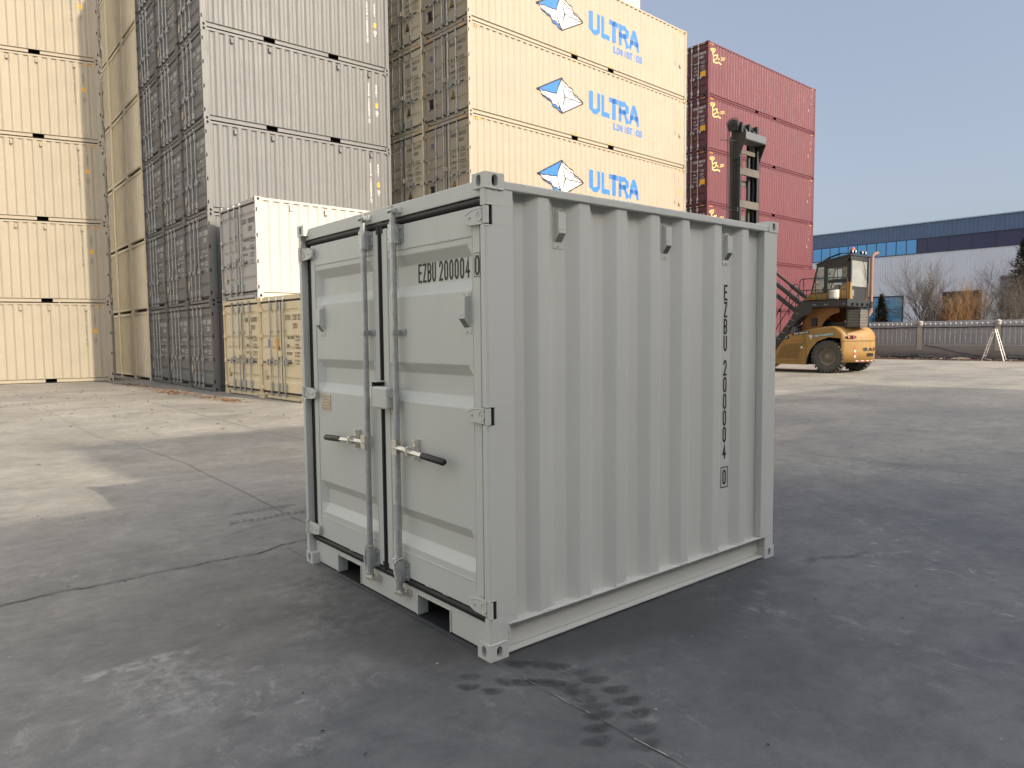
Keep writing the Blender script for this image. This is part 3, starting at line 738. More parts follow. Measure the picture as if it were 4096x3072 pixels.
# header, sill with fork pockets
m = MB(); m.box(.035, .095, .045, W-.045, 2.188, 2.262); m.build('door_header', GREY, root, bevel=.004)
m = MB(); PK = ((.396, .709), (1.361, 1.671))
segs = [.045, PK[0][0], PK[0][1], PK[1][0], PK[1][1], W-.045]
for a, b in zip(segs[::2], segs[1::2]): m.box(.05, .11, a, b, .012, .150)
for a, b in PK:
    m.box(.05, .11, a, b, .1245, .150)
    for yy in (a, b): m.box(.044, .30, yy-.0035, yy+.0035, .010, .1245)
m.build('door_sill', GREY, root, bevel=.0025)
for a, b in PK:
    m = MB()
    m.box(.112, .60, a+.004, b-.004, .1205, .1245); m.box(.56, .60, a+.004, b-.004, .008, .12); m.box(.052, .56, a+.004, b-.004, .004, .010)
    m.box(.112, .56, a+.004, a+.008, .010, .12); m.box(.112, .56, b-.008, b-.004, .010, .12)
    m.build('fork_pocket', DARKIN, root)
    w_ = MB()
    for yy in (a-.004, b+.004): w_.tube([(.047, yy+rnd.uniform(-.001, .001), .014+.008*k) for k in range(14)], .0035, 6)
    w_.tube([(.048, a+.012*k, .127+rnd.uniform(-.001, .001)) for k in range(int((b-a)/.012))], .003, 6); w_.build('weld_bead', GREY, root)
# gaskets
m = MB(); rr = random.Random(2)
m.box(.054, .07, .045, W-.045, 2.146, 2.188); m.box(.054, .07, .045, W-.045, .150, .202)
m.box(.054, .07, .046, .098, .2, 2.146); m.box(.050, .07, W-.115, W-.046, .2, 2.146)
m.tube([(.050, .05, 2.168), (.050, W-.05, 2.168)], .017, 10); m.tube([(.050, .05, .178), (.050, W-.05, .178)], .018, 10)
m.box(.038, .06, 1.011, 1.051, .175, 2.17); m.tube([(.040, 1.031, .18), (.040, 1.031, 2.16)], .012, 8)
m.box(.036, .06, .995, 1.067, 2.12, 2.185); m.box(.036, .06, .999, 1.063, .165, .23)
for k in range(6): m.tube([(.035, 1.018, .86+.012*k), (.034, 1.015, .866+.012*k)], .002, 5)
m.build('gasket', BLACKRUB, root, bevel=.002)
# door leaves: RHS frame and pressed panel with three recessed bands
ZB = ((1.980, 1.757), (1.400, 1.188), (.590, .382)); RP = .055; DD = .036; XF = .040
def mdz(z):
    for hi, lo in ZB:
        if lo < z < hi: return DD*min(1, (hi-z)/RP, (z-lo)/RP)
    return 0.
def leaf(ya, yb, fa, fb):
    m = MB(); z0, z1 = .200, 2.146
    m.box(XF, XF+.05, ya, ya+fa, z0, z1); m.box(XF, XF+.05, yb-fb, yb, z0, z1)
    m.box(XF+.0015, XF+.049, ya+fa, yb-fb, z0, .340); m.box(XF+.0015, XF+.049, ya+fa, yb-fb, 2.014, z1)
    d = m.build('door', GREY, root, bevel=.004)
    p = MB(); zs = [.340]
    for hi, lo in ZB[::-1]: zs += [lo, lo+RP, hi-RP, hi]
    zs.append(2.014)
    ys = [ya+fa, ya+fa+.004, ya+fa+.05, yb-fb-.055, yb-fb-.004, yb-fb]; yd = [0, .15, 1, 1, .15, 0]
    yd = [0, 0, DD, DD, 0, 0]
    v = [(XF+.003+min(mdz(z), q), y, z) for z in zs for y, q in zip(ys, yd)]; k = 6
    p.add(v, [(i*k+j, i*k+j+1, (i+1)*k+j+1, (i+1)*k+j) for i in range(len(zs)-1) for j in range(k-1)])
    o = p.build('door_panel', GREY, d); bv = o.modifiers.new('bend', 'BEVEL'); bv.width = .008; bv.segments = 3; bv.limit_method = 'ANGLE'; bv.angle_limit = R(12)
    w_ = MB(); rn = random.Random(int(ya*100))
    for z in (.341, 2.013):
        P = [(XF+.001, ya+fa+.012*i, z+rn.uniform(-.0016, .0016)) for i in range(int((yb-ya-fa-fb)/.012)+1)]
        w_.tube(P, .003, 6, radii=[.003+rn.uniform(-.0008, .0008) for _ in P])
    for y in (ya+fa, yb-fb): w_.tube([(XF+.001, y+rn.uniform(-.0008, .0008), .21+.02*i) for i in range(96)], .0018, 5)
    w_.build('weld_bead', GREY, d)
    return d
dR = leaf(.097, 1.012, .060, .060); dL = leaf(1.050, 1.952, .060, .060)
dL.name = 'door.001'
# hinges
def hinge(y0, s, z0, z1, d):
    m = MB(); Y = lambda q: y0+s*q; zc = (z0+z1)/2
    m.cyl((.012, Y(.012), z0), (.012, Y(.012), z1), .0135, 16)
    pts = [(Y(.02), z0), (Y(.135), z0+.004), (Y(.185), z0+.018), (Y(.190), z1-.022), (Y(.13), z1), (Y(.02), z1)]
    m.prism(pts, 'x', .012, .022)
    m.box(.016, .041, Y(.10), Y(.17), z0+.008, z1-.012)
    ring = [(.0115, Y(.062)+.022*math.cos(t*.5), zc+.022*math.sin(t*.5)) for t in range(13)]
    m.tube(ring, .0032, 6); m.tube([(.0115, Y(.056), zc+.006), (.0115, Y(.062), zc-.003), (.0115, Y(.068), zc+.006)], .002, 5)
    m.cyl((.006, Y(.14), zc), (.014, Y(.14), zc), .007, 8)
    m.tube([(.0115, Y(.03), z1-.006), (.0115, Y(.12), z1-.008), (.0115, Y(.17), z1-.026)], .0025, 6)
    h = m.build('hinge', GREY, d, bevel=.0015)
    m = MB(); m.box(-.0005, .044, Y(.003), Y(.014), z0-.012, z0-.004); m.box(-.0005, .044, Y(.003), Y(.014), z1+.004, z1+.010); m.build('hinge_lug', GREY, h, bevel=.003)
for a, b in HZ: hinge(0, 1, a, b, dR); hinge(W, -1, a, b, dL)
# lock rods
def lockrod(y, far):
    m = MB(); X = .006
    m.cyl((X, y, .135), (X, y, 2.205), .0170, 20)
    d = dL if far else dR
    rod = m.build('lock_rod', GALV, d)
    def clamp(z0, z1, nm='rod_bracket'):
        m = MB()
        m.box(.034, .0395, y-.052, y+.045, z0+.004, z1-.004)
        m.prism([(X-.021, y+.020), (X-.021, y-.018), (X-.010, y-.026), (.036, y-.028), (.036, y+.026), (X+.004, y+.026)][::1], 'z', z0, z1)
        m.cyl((X, y, z0-.016), (X, y, z0), .020, 16); m.cyl((X, y, z1), (X, y, z1+.010), .020, 16)
        for z in (z0+.022, z1-.022): m.cyl((.024, y-.041, z), (.036, y-.041, z), .0065, 6)
        m.box(.0335, .0345, y-.043, y-.040, z0+.03, z1-.03)
        m.build(nm, GALV, rod, bevel=.002)
        q = MB()
        for z in (z0+.02, z1-.02): q.cyl((X-.0215, y+.014, z), (X-.0195, y+.014, z), .0035, 8)
        q.build('drain_hole', DARKIN, rod)
    clamp(2.045, 2.148); clamp(.182, .292)
    m = MB(); m.prism([(X-.020, y+.019), (X-.020, y-.016), (.036, y-.022), (.036, y+.022)], 'z', 1.552, 1.580); m.box(.034, .0395, y-.060, y+.03, 1.550, 1.582)
    m.cyl((.024, y-.046, 1.566), (.036, y-.046, 1.566), .0065, 6); m.build('rod_guide', GALV, rod, bevel=.0015)
    # cams and keepers
    for zc, up in ((2.222, 1), (.118, -1)):
        m = MB()
        m.cyl((X, y, zc-.032*up), (X, y, zc-.004*up), .0135, 14)
        m.prism([(X-.022, y+.026), (X-.004, y+.034), (X+.014, y+.018), (X+.012, y-.030), (X-.014, y-.036), (X-.024, y-.014)], 'z', zc-.008, zc+.008)
        m.prism([(X-.018, y-.022), (X-.004, y-.040), (X+.012, y-.026), (X+.008, y-.012)], 'z', zc-.017, zc-.008)
        m.cyl((X-.013, y+.022, zc-.014), (X-.013, y+.022, zc+.017), .008, 10)
        m.cyl((X-.003, y-.004, zc-.006*up), (X-.006, y-.006, zc+.024*up), .009, 10)
        m.build('cam', ZINC if up < 0 else GALV, rod, bevel=.002)
        k = MB(); k.prism([(X+.016, y-.045), (.05, y-.045), (.05, y+.040), (X+.014, y+.040), (X+.010, y+.028), (.038, y+.022), (.038, y-.024), (X+.010, y-.030)], 'z', zc-.016, zc+.014)
        k.box(.030, .05, y-.055, y-.045, zc-.02, zc+.012); k.build('cam_keeper', GREY if up > 0 else ZINC, root, bevel=.003)
    # handle with hub, catch and rubber grip
    s = 1 if far else -1; zc = .935 if not far else .925
    m = MB(); Y = lambda q: y+s*q
    m.box(X-.030, X-.024, Y(-.014), Y(.036), zc-.040, zc+.040); m.box(X-.024, X+.018, Y(-.014), Y(-.008), zc-.038, zc+.038) ; m.box(X-.002, X+.002, Y(.018), Y(.04), zc-.036, zc+.036)
    m.cyl((X-.034, Y(.010), zc), (X-.022, Y(.010), zc), .008, 12)
    m.tube([(X-.018, Y(.01), zc), (X-.016, Y(.10), zc-.004), (X-.030, Y(.18), zc-.006), (X-.030, Y(.32), zc-.012)], .0, 4, radii=[.016, .015, .015, .015])
    h = m.build('door_handle', ZINC, rod, bevel=.0015)
    m = MB(); g0, g1 = Y(.30), Y(.505); zz0, zz1 = zc-.010, zc-.018
    m.tube([(X-.030, g0, zz0), (X-.030, Y(.36), zz0-.002), (X-.030, Y(.49), zz1), (X-.030, g1, zz1)], .0, 8, radii=[.017, .019, .019, .012]); m.build('grip', BLACKPL, h, bevel=.003)
    m = MB(); yc = Y(.165)
    m.tube([(.036, yc, zc-.056), (.036, yc, zc+.056)], .018, 10)
    m.box(.010, .032, yc-.010, yc+.010, zc-.052, zc+.056); m.box(X-.044, .012, yc-.016, yc+.004, zc+.014, zc+.024); m.box(X-.050, X-.030, yc-.012, yc+.002, zc-.024, zc+.020)
    for z in (-.046, .048): m.cyl((.004, yc, zc+z), (.014, yc, zc+z), .0085, 8)
    m.box(X-.040, .02, yc-.018, yc+.014, zc-.028, zc-.018)
    m.build('handle_catch', ZINC, h, bevel=.003)
    return rod
rodR = lockrod(.825, False); rodL = lockrod(1.158, True)
# lock box over the centre seam
m = MB(); m.prism([(-.030, .872), (-.030, 1.037), (.040, 1.037), (.040, .872)], 'z', 1.140, 1.262); lb = m.build('lock_box', GREY, dR, bevel=.010)
m = MB(); m.box(-.018, .040, 1.056, 1.062, 1.145, 1.292); m.box(-.018, .040, 1.002, 1.062, 1.285, 1.292); m.build('lock_box_guard', GREY, dL, bevel=.002)
m = MB(); m.box(-.016, .038, 1.040, 1.055, 1.150, 1.284); m.build('guard_shadow_gap', BLACKRUB, dL)
m = MB(); m.tube([(.004, .870, 1.235), (.004, .862, 1.228), (.001, .859, 1.212), (-.004, .858, 1.205), (-.012, .860, 1.209), (-.014, .866, 1.222)], .0035, 8); m.build('hook', GREY, lb)
# rope tied round the right rod, loop on the left one
def rope(path, parent):
    P = [Vector(p) for p in path]; m = MB()
    for ph in (0, math.pi):
        pts = []
        n = 10
        for i in range(len(P)-1):
            for k in range(n):
                t = k/n; p = P[i].lerp(P[i+1], t); a = (i*n+k)*.9+ph
                pts.append((p.x+.0025*math.cos(a), p.y+.0025*math.sin(a), p.z))
        m.tube(pts, .0032, 6)
    m.build('rope', ROPE, parent)
y = .825
rope([(-.02, y-.01, .315), (-.028, y+.012, .305), (-.006, y+.026, .312), (.02, y+.02, .32), (.026, y-.016, .318), (.004, y-.024, .314), (-.022, y-.012, .300), (-.030, y+.004, .280), (-.032, y-.004, .25), (-.028, y-.014, .20), (-.026, y-.010, .16), (-.024, y-.010, .125)], rodR)
y = 1.158
rope([(-.02, y-.01, .309), (-.018, y+.012, .309), (-.002, y+.023, .309), (.014, y+.016, .309), (.024, y-.010, .309), (.002, y-.022, .309), (-.020, y-.010, .309)], rodL)
rope([(-.014, y+.022, .300), (-.020, y+.026, .24), (-.020, y+.024, .18), (-.024, y+.024, .15), (-.020, y+.008, .135)], rodL)
# ventilators
def vent(loc, rz, parent, holes):
    m = MB()
    pl = [(-.030, .002), (-.036, .012), (-.036, .200), (-.030, .208), (.030, .208), (.036, .200), (.036, .012), (.030, .002)]
    m.prism(pl, 'y', -.003, 0.)
    m.prism([(0, .030), (0, .185), (-.006, .187), (-.034, .180), (-.036, .078)], 'x', -.026, .026)
    for x, z in ((-.019, .196), (.019, .196), (0, .014)): m.tube([(x, -.009, z), (x, -.003, z)], .006, 10, radii=[.003, .006])
    m.box(-.018, .014, -.0375, -.0350, .092, .106)
    me = m.mesh('ventilator', [GREY]); o = link(me, 'ventilator', parent, bevel=.004); o.location = loc; o.rotation_euler = (0, 0, rz)
    g = MB(); n = 6 if holes else 8
    for i in range(n):
        t0 = .08+.84*i/n; t1 = t0+.84/n*.5
        P0 = (-.036+.036*t0-.0008, .078-.048*t0-.0006); P1 = (-.036+.036*t1-.0008, .078-.048*t1-.0006)
        if holes:
            for j in range(8):
                x = -.020+.040*j/7; g.quad((x-.0017, P0[0], P0[1]), (x+.0017, P0[0], P0[1]), (x+.0017, P1[0], P1[1]), (x-.0017, P1[0], P1[1]))
        else: g.quad((-.021, P0[0], P0[1]), (.021, P0[0], P0[1]), (.021, P1[0], P1[1]), (-.021, P1[0], P1[1]))
    gg = g.build('grille', DARKIN, o)
for u, hl in ((.500, True), (1.350, False), (1.965, False)): vent((u, .012+DEP, 1.972), 0, root, hl)
vent((XF+.003, .205, 1.548), -math.pi/2, dR, False); vent((XF+.003, 1.795, 1.545), -math.pi/2, dL, False)
# data plate with its rows of raised print
m = MB(); m.box(XF-.001, XF+.003, 1.708, 1.842, 1.066, 1.170, 0)
for i in range(5):
    for a, b in ((1.83, 1.79), (1.785, 1.74), (1.735, 1.715)):
        m.box(XF-.0016, XF-.001, a, b+.004*((i*7) % 3), 1.156-.019*i, 1.1535-.019*i, 1)
m.build('data_plate', [PLATE, flat('plate_print', (.28, .14, .08), .5)], dL, bevel=0)
# small brackets and stud seen at the foot of the door and on the ledge
m = MB(); m.tube([(.875, .004, .158), (.875, .002, .178), (.874, .004, .186)], .004, 8); m.build('stud', GREY, root)
m = MB()
for y in (.60, .44, 1.47): m.tube([(.046, y, .198), (.030, y-.006, .210), (.030, y-.026, .210), (.046, y-.032, .198)], .003, 6)
m.build('gasket_clip', GREY, root)
# lettering
k = Ink(); k.text('EZBU', -.690, 1.825, .100, .036, .0078, .0120, 0); k.text('200004', -.690+.196, 1.825, .100, .036, .0098, .0120, 0)
zc = [c for hi, lo in ZB for c in (hi, hi-RP, lo+RP, lo)]
me = k.mesh('lettering', [INKDARK], lambda a, b, c: (XF+.003+mdz(b)-.0012 if -a > .158 else XF-.0012, -a, b), zc, 1); link(me, 'lettering', dR)
k = Ink(); x0 = -.142; t = .0118
for st in G['0']: k.line([(x0+.012+a*.024, 1.832+b/2*.082) for a, b in st], t, 0, 1)
k.line([(x0, 1.820), (x0+.045, 1.820), (x0+.045, 1.930), (x0, 1.930), (x0, 1.820)], .0028, 0)
me = k.mesh('lettering', [INKDARK], lambda a, b, c: (XF-.0012, -a, b)); link(me, 'lettering', dR)
k = Ink(); k.vtext('EZBU', 1.970, 1.851, .100, .039, .1075, .0135, 0); k.vtext('200004', 1.970, 1.372, .100, .039, .1075, .0135, 0)
k.vtext('0', 1.985-.012, .662, .096, .039, .1, .0130, 0, True)
me = k.mesh('lettering', [INKDARK], lambda a, b, c: (a, .012+DEP-.0012, b)); link(me, 'lettering', root)
# ================================================================== ground
def ground_mat():
    m, n, l, b = newmat('concrete_yard')
    v = coords(n, l)
    big = noise(n, l, v, .09, 5, .6, .6); mid = noise(n, l, v, .55, 7, .68, .4)
    fine = noise(n, l, coords(n, l, (1, 1.35, 1), rot=(0, 0, R(20))), 7., 10, .8, .4); grit = noise(n, l, v, 90, 3, .7)
    # broad tone: dusty pale concrete and dark rubber-stained concrete around the parked container
    sx = n.new('ShaderNodeSeparateXYZ'); l.new(v, sx.inputs[0])
    def mth(op, a, b_=None, c=None):
        q = n.new('ShaderNodeMath'); q.operation = op
        for i, x in enumerate((a, b_, c)):
            if x is None: continue
            if isinstance(x, (int, float)): q.inputs[i].default_value = x
            else: l.new(x, q.inputs[i])
        return q.outputs[0]
    def blob(cx, cy, rx, ry, soft=.35):
        dx = mth('DIVIDE', mth('SUBTRACT', sx.outputs[0], cx), rx); dy = mth('DIVIDE', mth('SUBTRACT', sx.outputs[1], cy), ry)
        d = mth('SQRT', mth('ADD', mth('MULTIPLY', dx, dx), mth('MULTIPLY', dy, dy)))
        d = mth('ADD', d, mth('MULTIPLY', mth('SUBTRACT', mid, .5), 1.1))
        q = n.new('ShaderNodeMapRange'); q.interpolation_type = 'SMOOTHSTEP'; l.new(d, q.inputs[0]); q.inputs[1].default_value = 1+soft; q.inputs[2].default_value = 1-soft
        return q.outputs[0]
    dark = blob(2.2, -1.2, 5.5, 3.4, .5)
    base = ramp(n, l, mid, [(.30, (.212, .199, .172)), (.5, (.275, .258, .222)), (.72, (.335, .314, .272))])
    bigr = ramp(n, l, big, [(.35, (.80, .80, .82)), (.62, (1.05, 1.03, 1.0))])
    c = mixc(n, l, 1.0, base.outputs[0], bigr.outputs[0], 'MULTIPLY')
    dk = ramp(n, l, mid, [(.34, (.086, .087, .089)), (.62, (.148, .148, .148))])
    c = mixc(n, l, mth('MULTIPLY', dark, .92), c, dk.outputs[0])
    # scuffed pale flakes in small clusters
    cl = ramp(n, l, noise(n, l, v, .9, 3, .5, .3), [(.50, (0, 0, 0)), (.64, (1, 1, 1))])
    fl = ramp(n, l, noise(n, l, coords(n, l, (1.5, 1, 1), rot=(0, 0, R(28))), 6.5, 9, .78, .5), [(.54, (0, 0, 0)), (.62, (1, 1, 1))])
    fac = mth('MULTIPLY', mth('MULTIPLY', cl.outputs[0], fl.outputs[0]), .50)
    c = mixc(n, l, fac, c, (.36, .345, .32))
    p1 = blob(-1.22, .72, .24, .34, .45); p2 = blob(-1.3, 1.09, .30, .05, .4); p3 = blob(-.93, -.08, .09, .05, .4); p4 = blob(-.05, 1.55, .35, .25, .5); p5 = blob(-.25, 1.0, .3, .3, .5)
    fl2 = ramp(n, l, noise(n, l, v, 14, 8, .7, .3), [(.43, (0, 0, 0)), (.60, (1, 1, 1))])
    for p, a in ((p1, .5), (p2, .75), (p3, .6), (p4, .35), (p5, .3)):
        c = mixc(n, l, mth('MULTIPLY', mth('MULTIPLY', p, fl2.outputs[0]), a), c, (.36, .35, .325))
    # darker traffic lanes, broad and faint
    wv = n.new('ShaderNodeTexNoise'); wv.inputs['Scale'].default_value = .5; wv.inputs['Detail'].default_value = 5; wv.inputs['Distortion'].default_value = 1.2
    l.new(coords(n, l, (.5, 1.0, 1), rot=(0, 0, R(-18))), wv.inputs['Vector'])
    ln = ramp(n, l, wv.outputs['Fac'], [(.36, (.86, .87, .90)), (.60, (1.03, 1.03, 1.02))]); c = mixc(n, l, 1.0, c, ln.outputs[0], 'MULTIPLY')
    # tyre tread prints (crescent rows) as dull ribbing along two arcs
    g2 = ramp(n, l, fine, [(.28, (.74, .745, .76)), (.5, (.98, .98, .98)), (.72, (1.20, 1.19, 1.17))]); c = mixc(n, l, 1.0, c, g2.outputs[0], 'MULTIPLY')
    g3 = ramp(n, l, grit, [(.3, (.92, .92, .92)), (.7, (1.06, 1.06, 1.06))]); c = mixc(n, l, 1.0, c, g3.outputs[0], 'MULTIPLY')
    mo = noise(n, l, coords(n, l, (1, 1.2, 1), rot=(0, 0, R(35))), 2.6, 11, .76, .5); mo_ = ramp(n, l, mo, [(.30, (.80, .80, .80)), (.5, (.99, .99, .98)), (.70, (1.20, 1.19, 1.17))]); c = mixc(n, l, 1.0, c, mo_.outputs[0], 'MULTIPLY')
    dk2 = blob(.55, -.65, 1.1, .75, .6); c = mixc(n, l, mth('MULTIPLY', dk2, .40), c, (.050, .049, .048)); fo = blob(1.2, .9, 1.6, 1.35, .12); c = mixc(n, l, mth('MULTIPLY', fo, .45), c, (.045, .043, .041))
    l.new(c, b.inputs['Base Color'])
    rr = ramp(n, l, mid, [(.35, (.55,)*3), (.65, (.85,)*3)]); l.new(rr.outputs[0], b.inputs['Roughness']); b.inputs['Specular IOR Level'].default_value = .35
    hh = mth('ADD', mth('MULTIPLY', fine, .7), mth('MULTIPLY', grit, .3)); bump(n, l, hh, .22, .012, b)
    return m
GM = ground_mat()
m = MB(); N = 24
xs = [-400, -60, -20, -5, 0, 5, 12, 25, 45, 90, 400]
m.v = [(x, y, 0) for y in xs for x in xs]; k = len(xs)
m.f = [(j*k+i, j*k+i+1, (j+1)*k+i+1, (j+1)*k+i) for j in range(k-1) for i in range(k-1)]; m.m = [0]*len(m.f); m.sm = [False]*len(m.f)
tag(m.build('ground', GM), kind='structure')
JM = flat('joint_dirt', (.045, .042, .04), .95); JM2 = flat('joint_faint', (.19, .178, .16), .95); JW = flat('joint_mortar', (.33, .31, .28), .9)
def strip(name, pts, w0, w1, mat, seed=1, z=.004, jag=.01, sub=.05):
    rn = random.Random(seed); m = MB(); P = []
    for (a, b) in zip(pts, pts[1:]):
        a, b = Vector(a), Vector(b); n = max(1, int((b-a).length/sub))
        for i in range(n): P.append(a.lerp(b, i/n))
    P.append(Vector(pts[-1])); v = []; jit = 0
    for i, p in enumerate(P):
        d = (P[min(i+1, len(P)-1)]-P[max(i-1, 0)]).normalized(); nn = Vector((-d.y, d.x)); jit = jit*.7+rn.uniform(-jag, jag)
        w_ = rn.uniform(w0, w1); v += [(p.x+nn.x*(jit+w_/2), p.y+nn.y*(jit+w_/2), z), (p.x+nn.x*(jit-w_/2), p.y+nn.y*(jit-w_/2), z)]
    m.add(v, [(2*i, 2*i+1, 2*i+3, 2*i+2) for i in range(len(P)-1)]); o = m.build(name, mat); tag(o, kind='structure'); return o
crack = [(-6, 2.30), (-1.85, 2.41), (-1.62, 2.45), (-1.34, 2.48), (-1.11, 2.43), (-.85, 2.49), (-.67, 2.45), (-.51, 2.48), (-.2, 2.46), (.02, 2.53), (.21, 2.55), (.6, 2.52), (3, 2.5)]
strip('pavement_crack', crack, .001, .015, JM, 3, .005, .012, .03)
strip('pavement_crack', [(-1.9, 2.44), (-1.5, 2.50), (-1.2, 2.50), (-.9, 2.52)], .003, .010, JM2, 5, .0035, .014, .03)
strip('pavement_crack', [(-.22, 3.07), (.07, 3.2), (.27, 3.24), (.7, 3.2)], .003, .008, JM2, 6, .0045, .01, .03)
strip('pavement_joint', [(.02, 2.45), (.02, .05), (.02, -2.4)], .001, .005, JM, 7, .004, .002, .04)
strip('pavement_joint', [(.012, -.22), (.02, -.62)], .0, .004, JW, 17, .0055, .004, .03)
strip('pavement_joint', [(.022, -.86), (.024, -1.02)], .001, .009, JW, 18, .0055, .003, .02)
strip('pavement_joint', [(.2, 26), (.17, 15), (.14, 10.35), (.38, 8.83), (.5, 6.6), (.4, 2.6)], .004, .014, JM2, 8, .004, .006, .2)
strip('pavement_joint', [(6.62, 24), (6.66, 2.39), (6.75, -.34), (6.85, -6)], .004, .010, JM, 9, .004, .003, .2)
strip('pavement_joint', [(14.7, 12), (14.58, 6.95), (14.43, 5.0), (14.3, -4)], .010, .02, JM2, 10, .004, .004, .3)
strip('pavement_joint', [(2.38, 16), (2.38, 9.2), (2.45, 7.7), (2.5, 4)], .010, .022, JM2, 11, .004, .003, .2)
# tread prints: rows of dark scalloped pads left by a big tyre
tm_, n, l, b = newmat('tread_print')
tr = n.new('ShaderNodeBsdfTransparent'); b.inputs['Base Color'].default_value = (.03, .03, .031, 1); b.inputs['Roughness'].default_value = .8
f = noise(n, l, coords(n, l), 16, 6, .75); r_ = ramp(n, l, f, [(.30, (.25,)*3), (.62, (.95,)*3)])
at = n.new('ShaderNodeAttribute'); at.attribute_name = 'fade'
ml = n.new('ShaderNodeMath'); ml.operation = 'MULTIPLY'; l.new(at.outputs['Fac'], ml.inputs[0]); l.new(r_.outputs[0], ml.inputs[1])
mx = n.new('ShaderNodeMixShader'); l.new(ml.outputs[0], mx.inputs[0]); l.new(tr.outputs[0], mx.inputs[1]); l.new(b.outputs[0], mx.inputs[2]); l.new(mx.outputs[0], n['Material Output'].inputs[0])
def pads(name, rows, seed, mx_=.85):
    rn = random.Random(seed); m = MB(); fade = []
    for i, (x, y, ang, a, bb) in enumerate(rows):
        c, s = math.cos(ang), math.sin(ang); N_ = 16; v = [(x, y, .0035)]; st = rn.uniform(.6, 1)*mx_; fade.append(st)
        for ring, fa in ((.62, .85), (1., .0)):
            for t in range(N_):
                q = 2*math.pi*t/N_; px = ring*a*math.cos(q)*(1+rn.uniform(-.08, .08)); py = ring*bb*math.sin(q)*(1+rn.uniform(-.12, .12))+.22*a*(math.cos(q)**2)*ring
                v.append((x+c*px-s*py, y+s*px+c*py, .0035)); fade.append(st*fa)
        f_ = [(0, 1+t, 1+(t+1) % N_) for t in range(N_)]+[(1+t, 1+N_+t, 1+N_+(t+1) % N_, 1+(t+1) % N_) for t in range(N_)]
        m.add(v, f_)
    o = m.build(name, tm_); at_ = o.data.attributes.new('fade', 'FLOAT', 'POINT'); at_.data.foreach_set('value', fade); tag(o, kind='structure')
T1 = [(.09, -.09), (.16, -.16), (.21, -.24), (.235, -.34), (.25, -.44), (.25, -.56), (.22, -.66), (.17, -.75), (.10, -.84), (.02, -.92)]
T2 = [(-.06, -.20), (-.01, -.25), (.045, -.29), (.085, -.34), (.105, -.40), (.11, -.47), (.10, -.535), (.075, -.60), (.04, -.66), (-.03, -.72), (-.10, -.78)]
T3 = [(-.16, -.05), (-.22, -.12), (-.16, -.22)]
pads('tread_print', [(x, y, -.75+.05*i, .078, .044) for i, (x, y) in enumerate(T1)]+[(x, y, -.9+.06*i, .078, .040) for i, (x, y) in enumerate(T2)]+[(x, y, -.7, .06, .035) for x, y in T3], 2, .62)
pads('tread_print', [(-.05+.055*i, 3.42+.02*math.sin(i), 1.2, .075, .026) for i in range(12)]+[(.1+.055*i, 3.72, 1.9, .075, .026) for i in range(10)], 3, .45)
pads('tread_print', [(2.55+.09*i, -.22-.035*i+.03*math.sin(i*1.3), -.6+.05*i, .075, .045) for i in range(6)], 4, .32)
# ------------------------------------------------------------------ leaves and grit
LEAF = flat('dry_leaf', (.23, .125, .07), .8); LEAF2 = flat('pale_leaf', (.42, .27, .15), .8); PEB = flat('grit', (.03, .03, .03), .9)
def scatter(name, kind_mat, pts, size, seed, label, flatn=.35):
    rn = random.Random(seed); m = MB()
    for (x, y) in pts:
        s = size*rn.uniform(.5, 1.5); a = rn.uniform(0, 6.28); h = rn.uniform(0, flatn)*s; c, q = math.cos(a)*s, math.sin(a)*s
        m.add([(x-c, y-q, .006), (x+q*.5, y-c*.5, .008+h), (x+c, y+q, .006+h*.5), (x-q*.5, y+c*.5, .007+h*.8)], [(0, 1, 2), (0, 2, 3)], rn.randrange(len(kind_mat)))
    o = m.build(name, kind_mat); tag(o, label, kind='stuff')
rn = random.Random(11); P = []
for _ in range(420):
    t = rn.random(); y = 14.5+11*t; P.append((4.05-.42*(y-15)/10+rn.gauss(0, .16)-.1, y))
for cx, cy, s, n_ in ((3.62, 19.8, .35, 130), (4.0, 15.4, .18, 110), (4.02, 15.9, .2, 60), (3.6, 18.9, .25, 60), (3.9, 17, .3, 60)):
    P += [(cx+rn.gauss(0, s*.5), cy+rn.gauss(0, s)) for _ in range(n_)]
scatter('dry_leaves', [LEAF, LEAF2, LEAF], P, .045, 3, 'dry brown leaves blown along the foot of the container doors')
P = [(rn.uniform(-2, 4.2), rn.uniform(9.5, 27)) for _ in range(260)]+[(1.72, 13.62), (1.75, 13.66), (1.70, 13.60), (.7, 12.84), (-.9, 7.9), (-.95, 7.92)]
scatter('loose_litter', [LEAF, PEB, LEAF2], P, .035, 5, 'scattered leaf bits and grit on the sunlit concrete')
P = [(rn.uniform(-2, 14), rn.uniform(-3, 8)) for _ in range(500)]; P = [p for p in P if not (-.1 < p[0] < 2.6 and -.1 < p[1] < 2.2)]
scatter('grit', [PEB, PEB, JW], P, .010, 6, 'small dark grit on the shaded concrete')
P = [(rn.gauss(41.35, .16), rn.uniform(-4, 24)) for _ in range(1500)]
scatter('fence_debris', [LEAF2, LEAF, JW], P, .085, 8, 'leaves and rubble along the foot of the precast fence', 1.2)
m = MB(); m.box(41.05, 41.15, -30, 20.6, .0, .05); tag(m.build('kerb', flat('rusty_kerb', (.17, .10, .075), .9)), kind='structure')
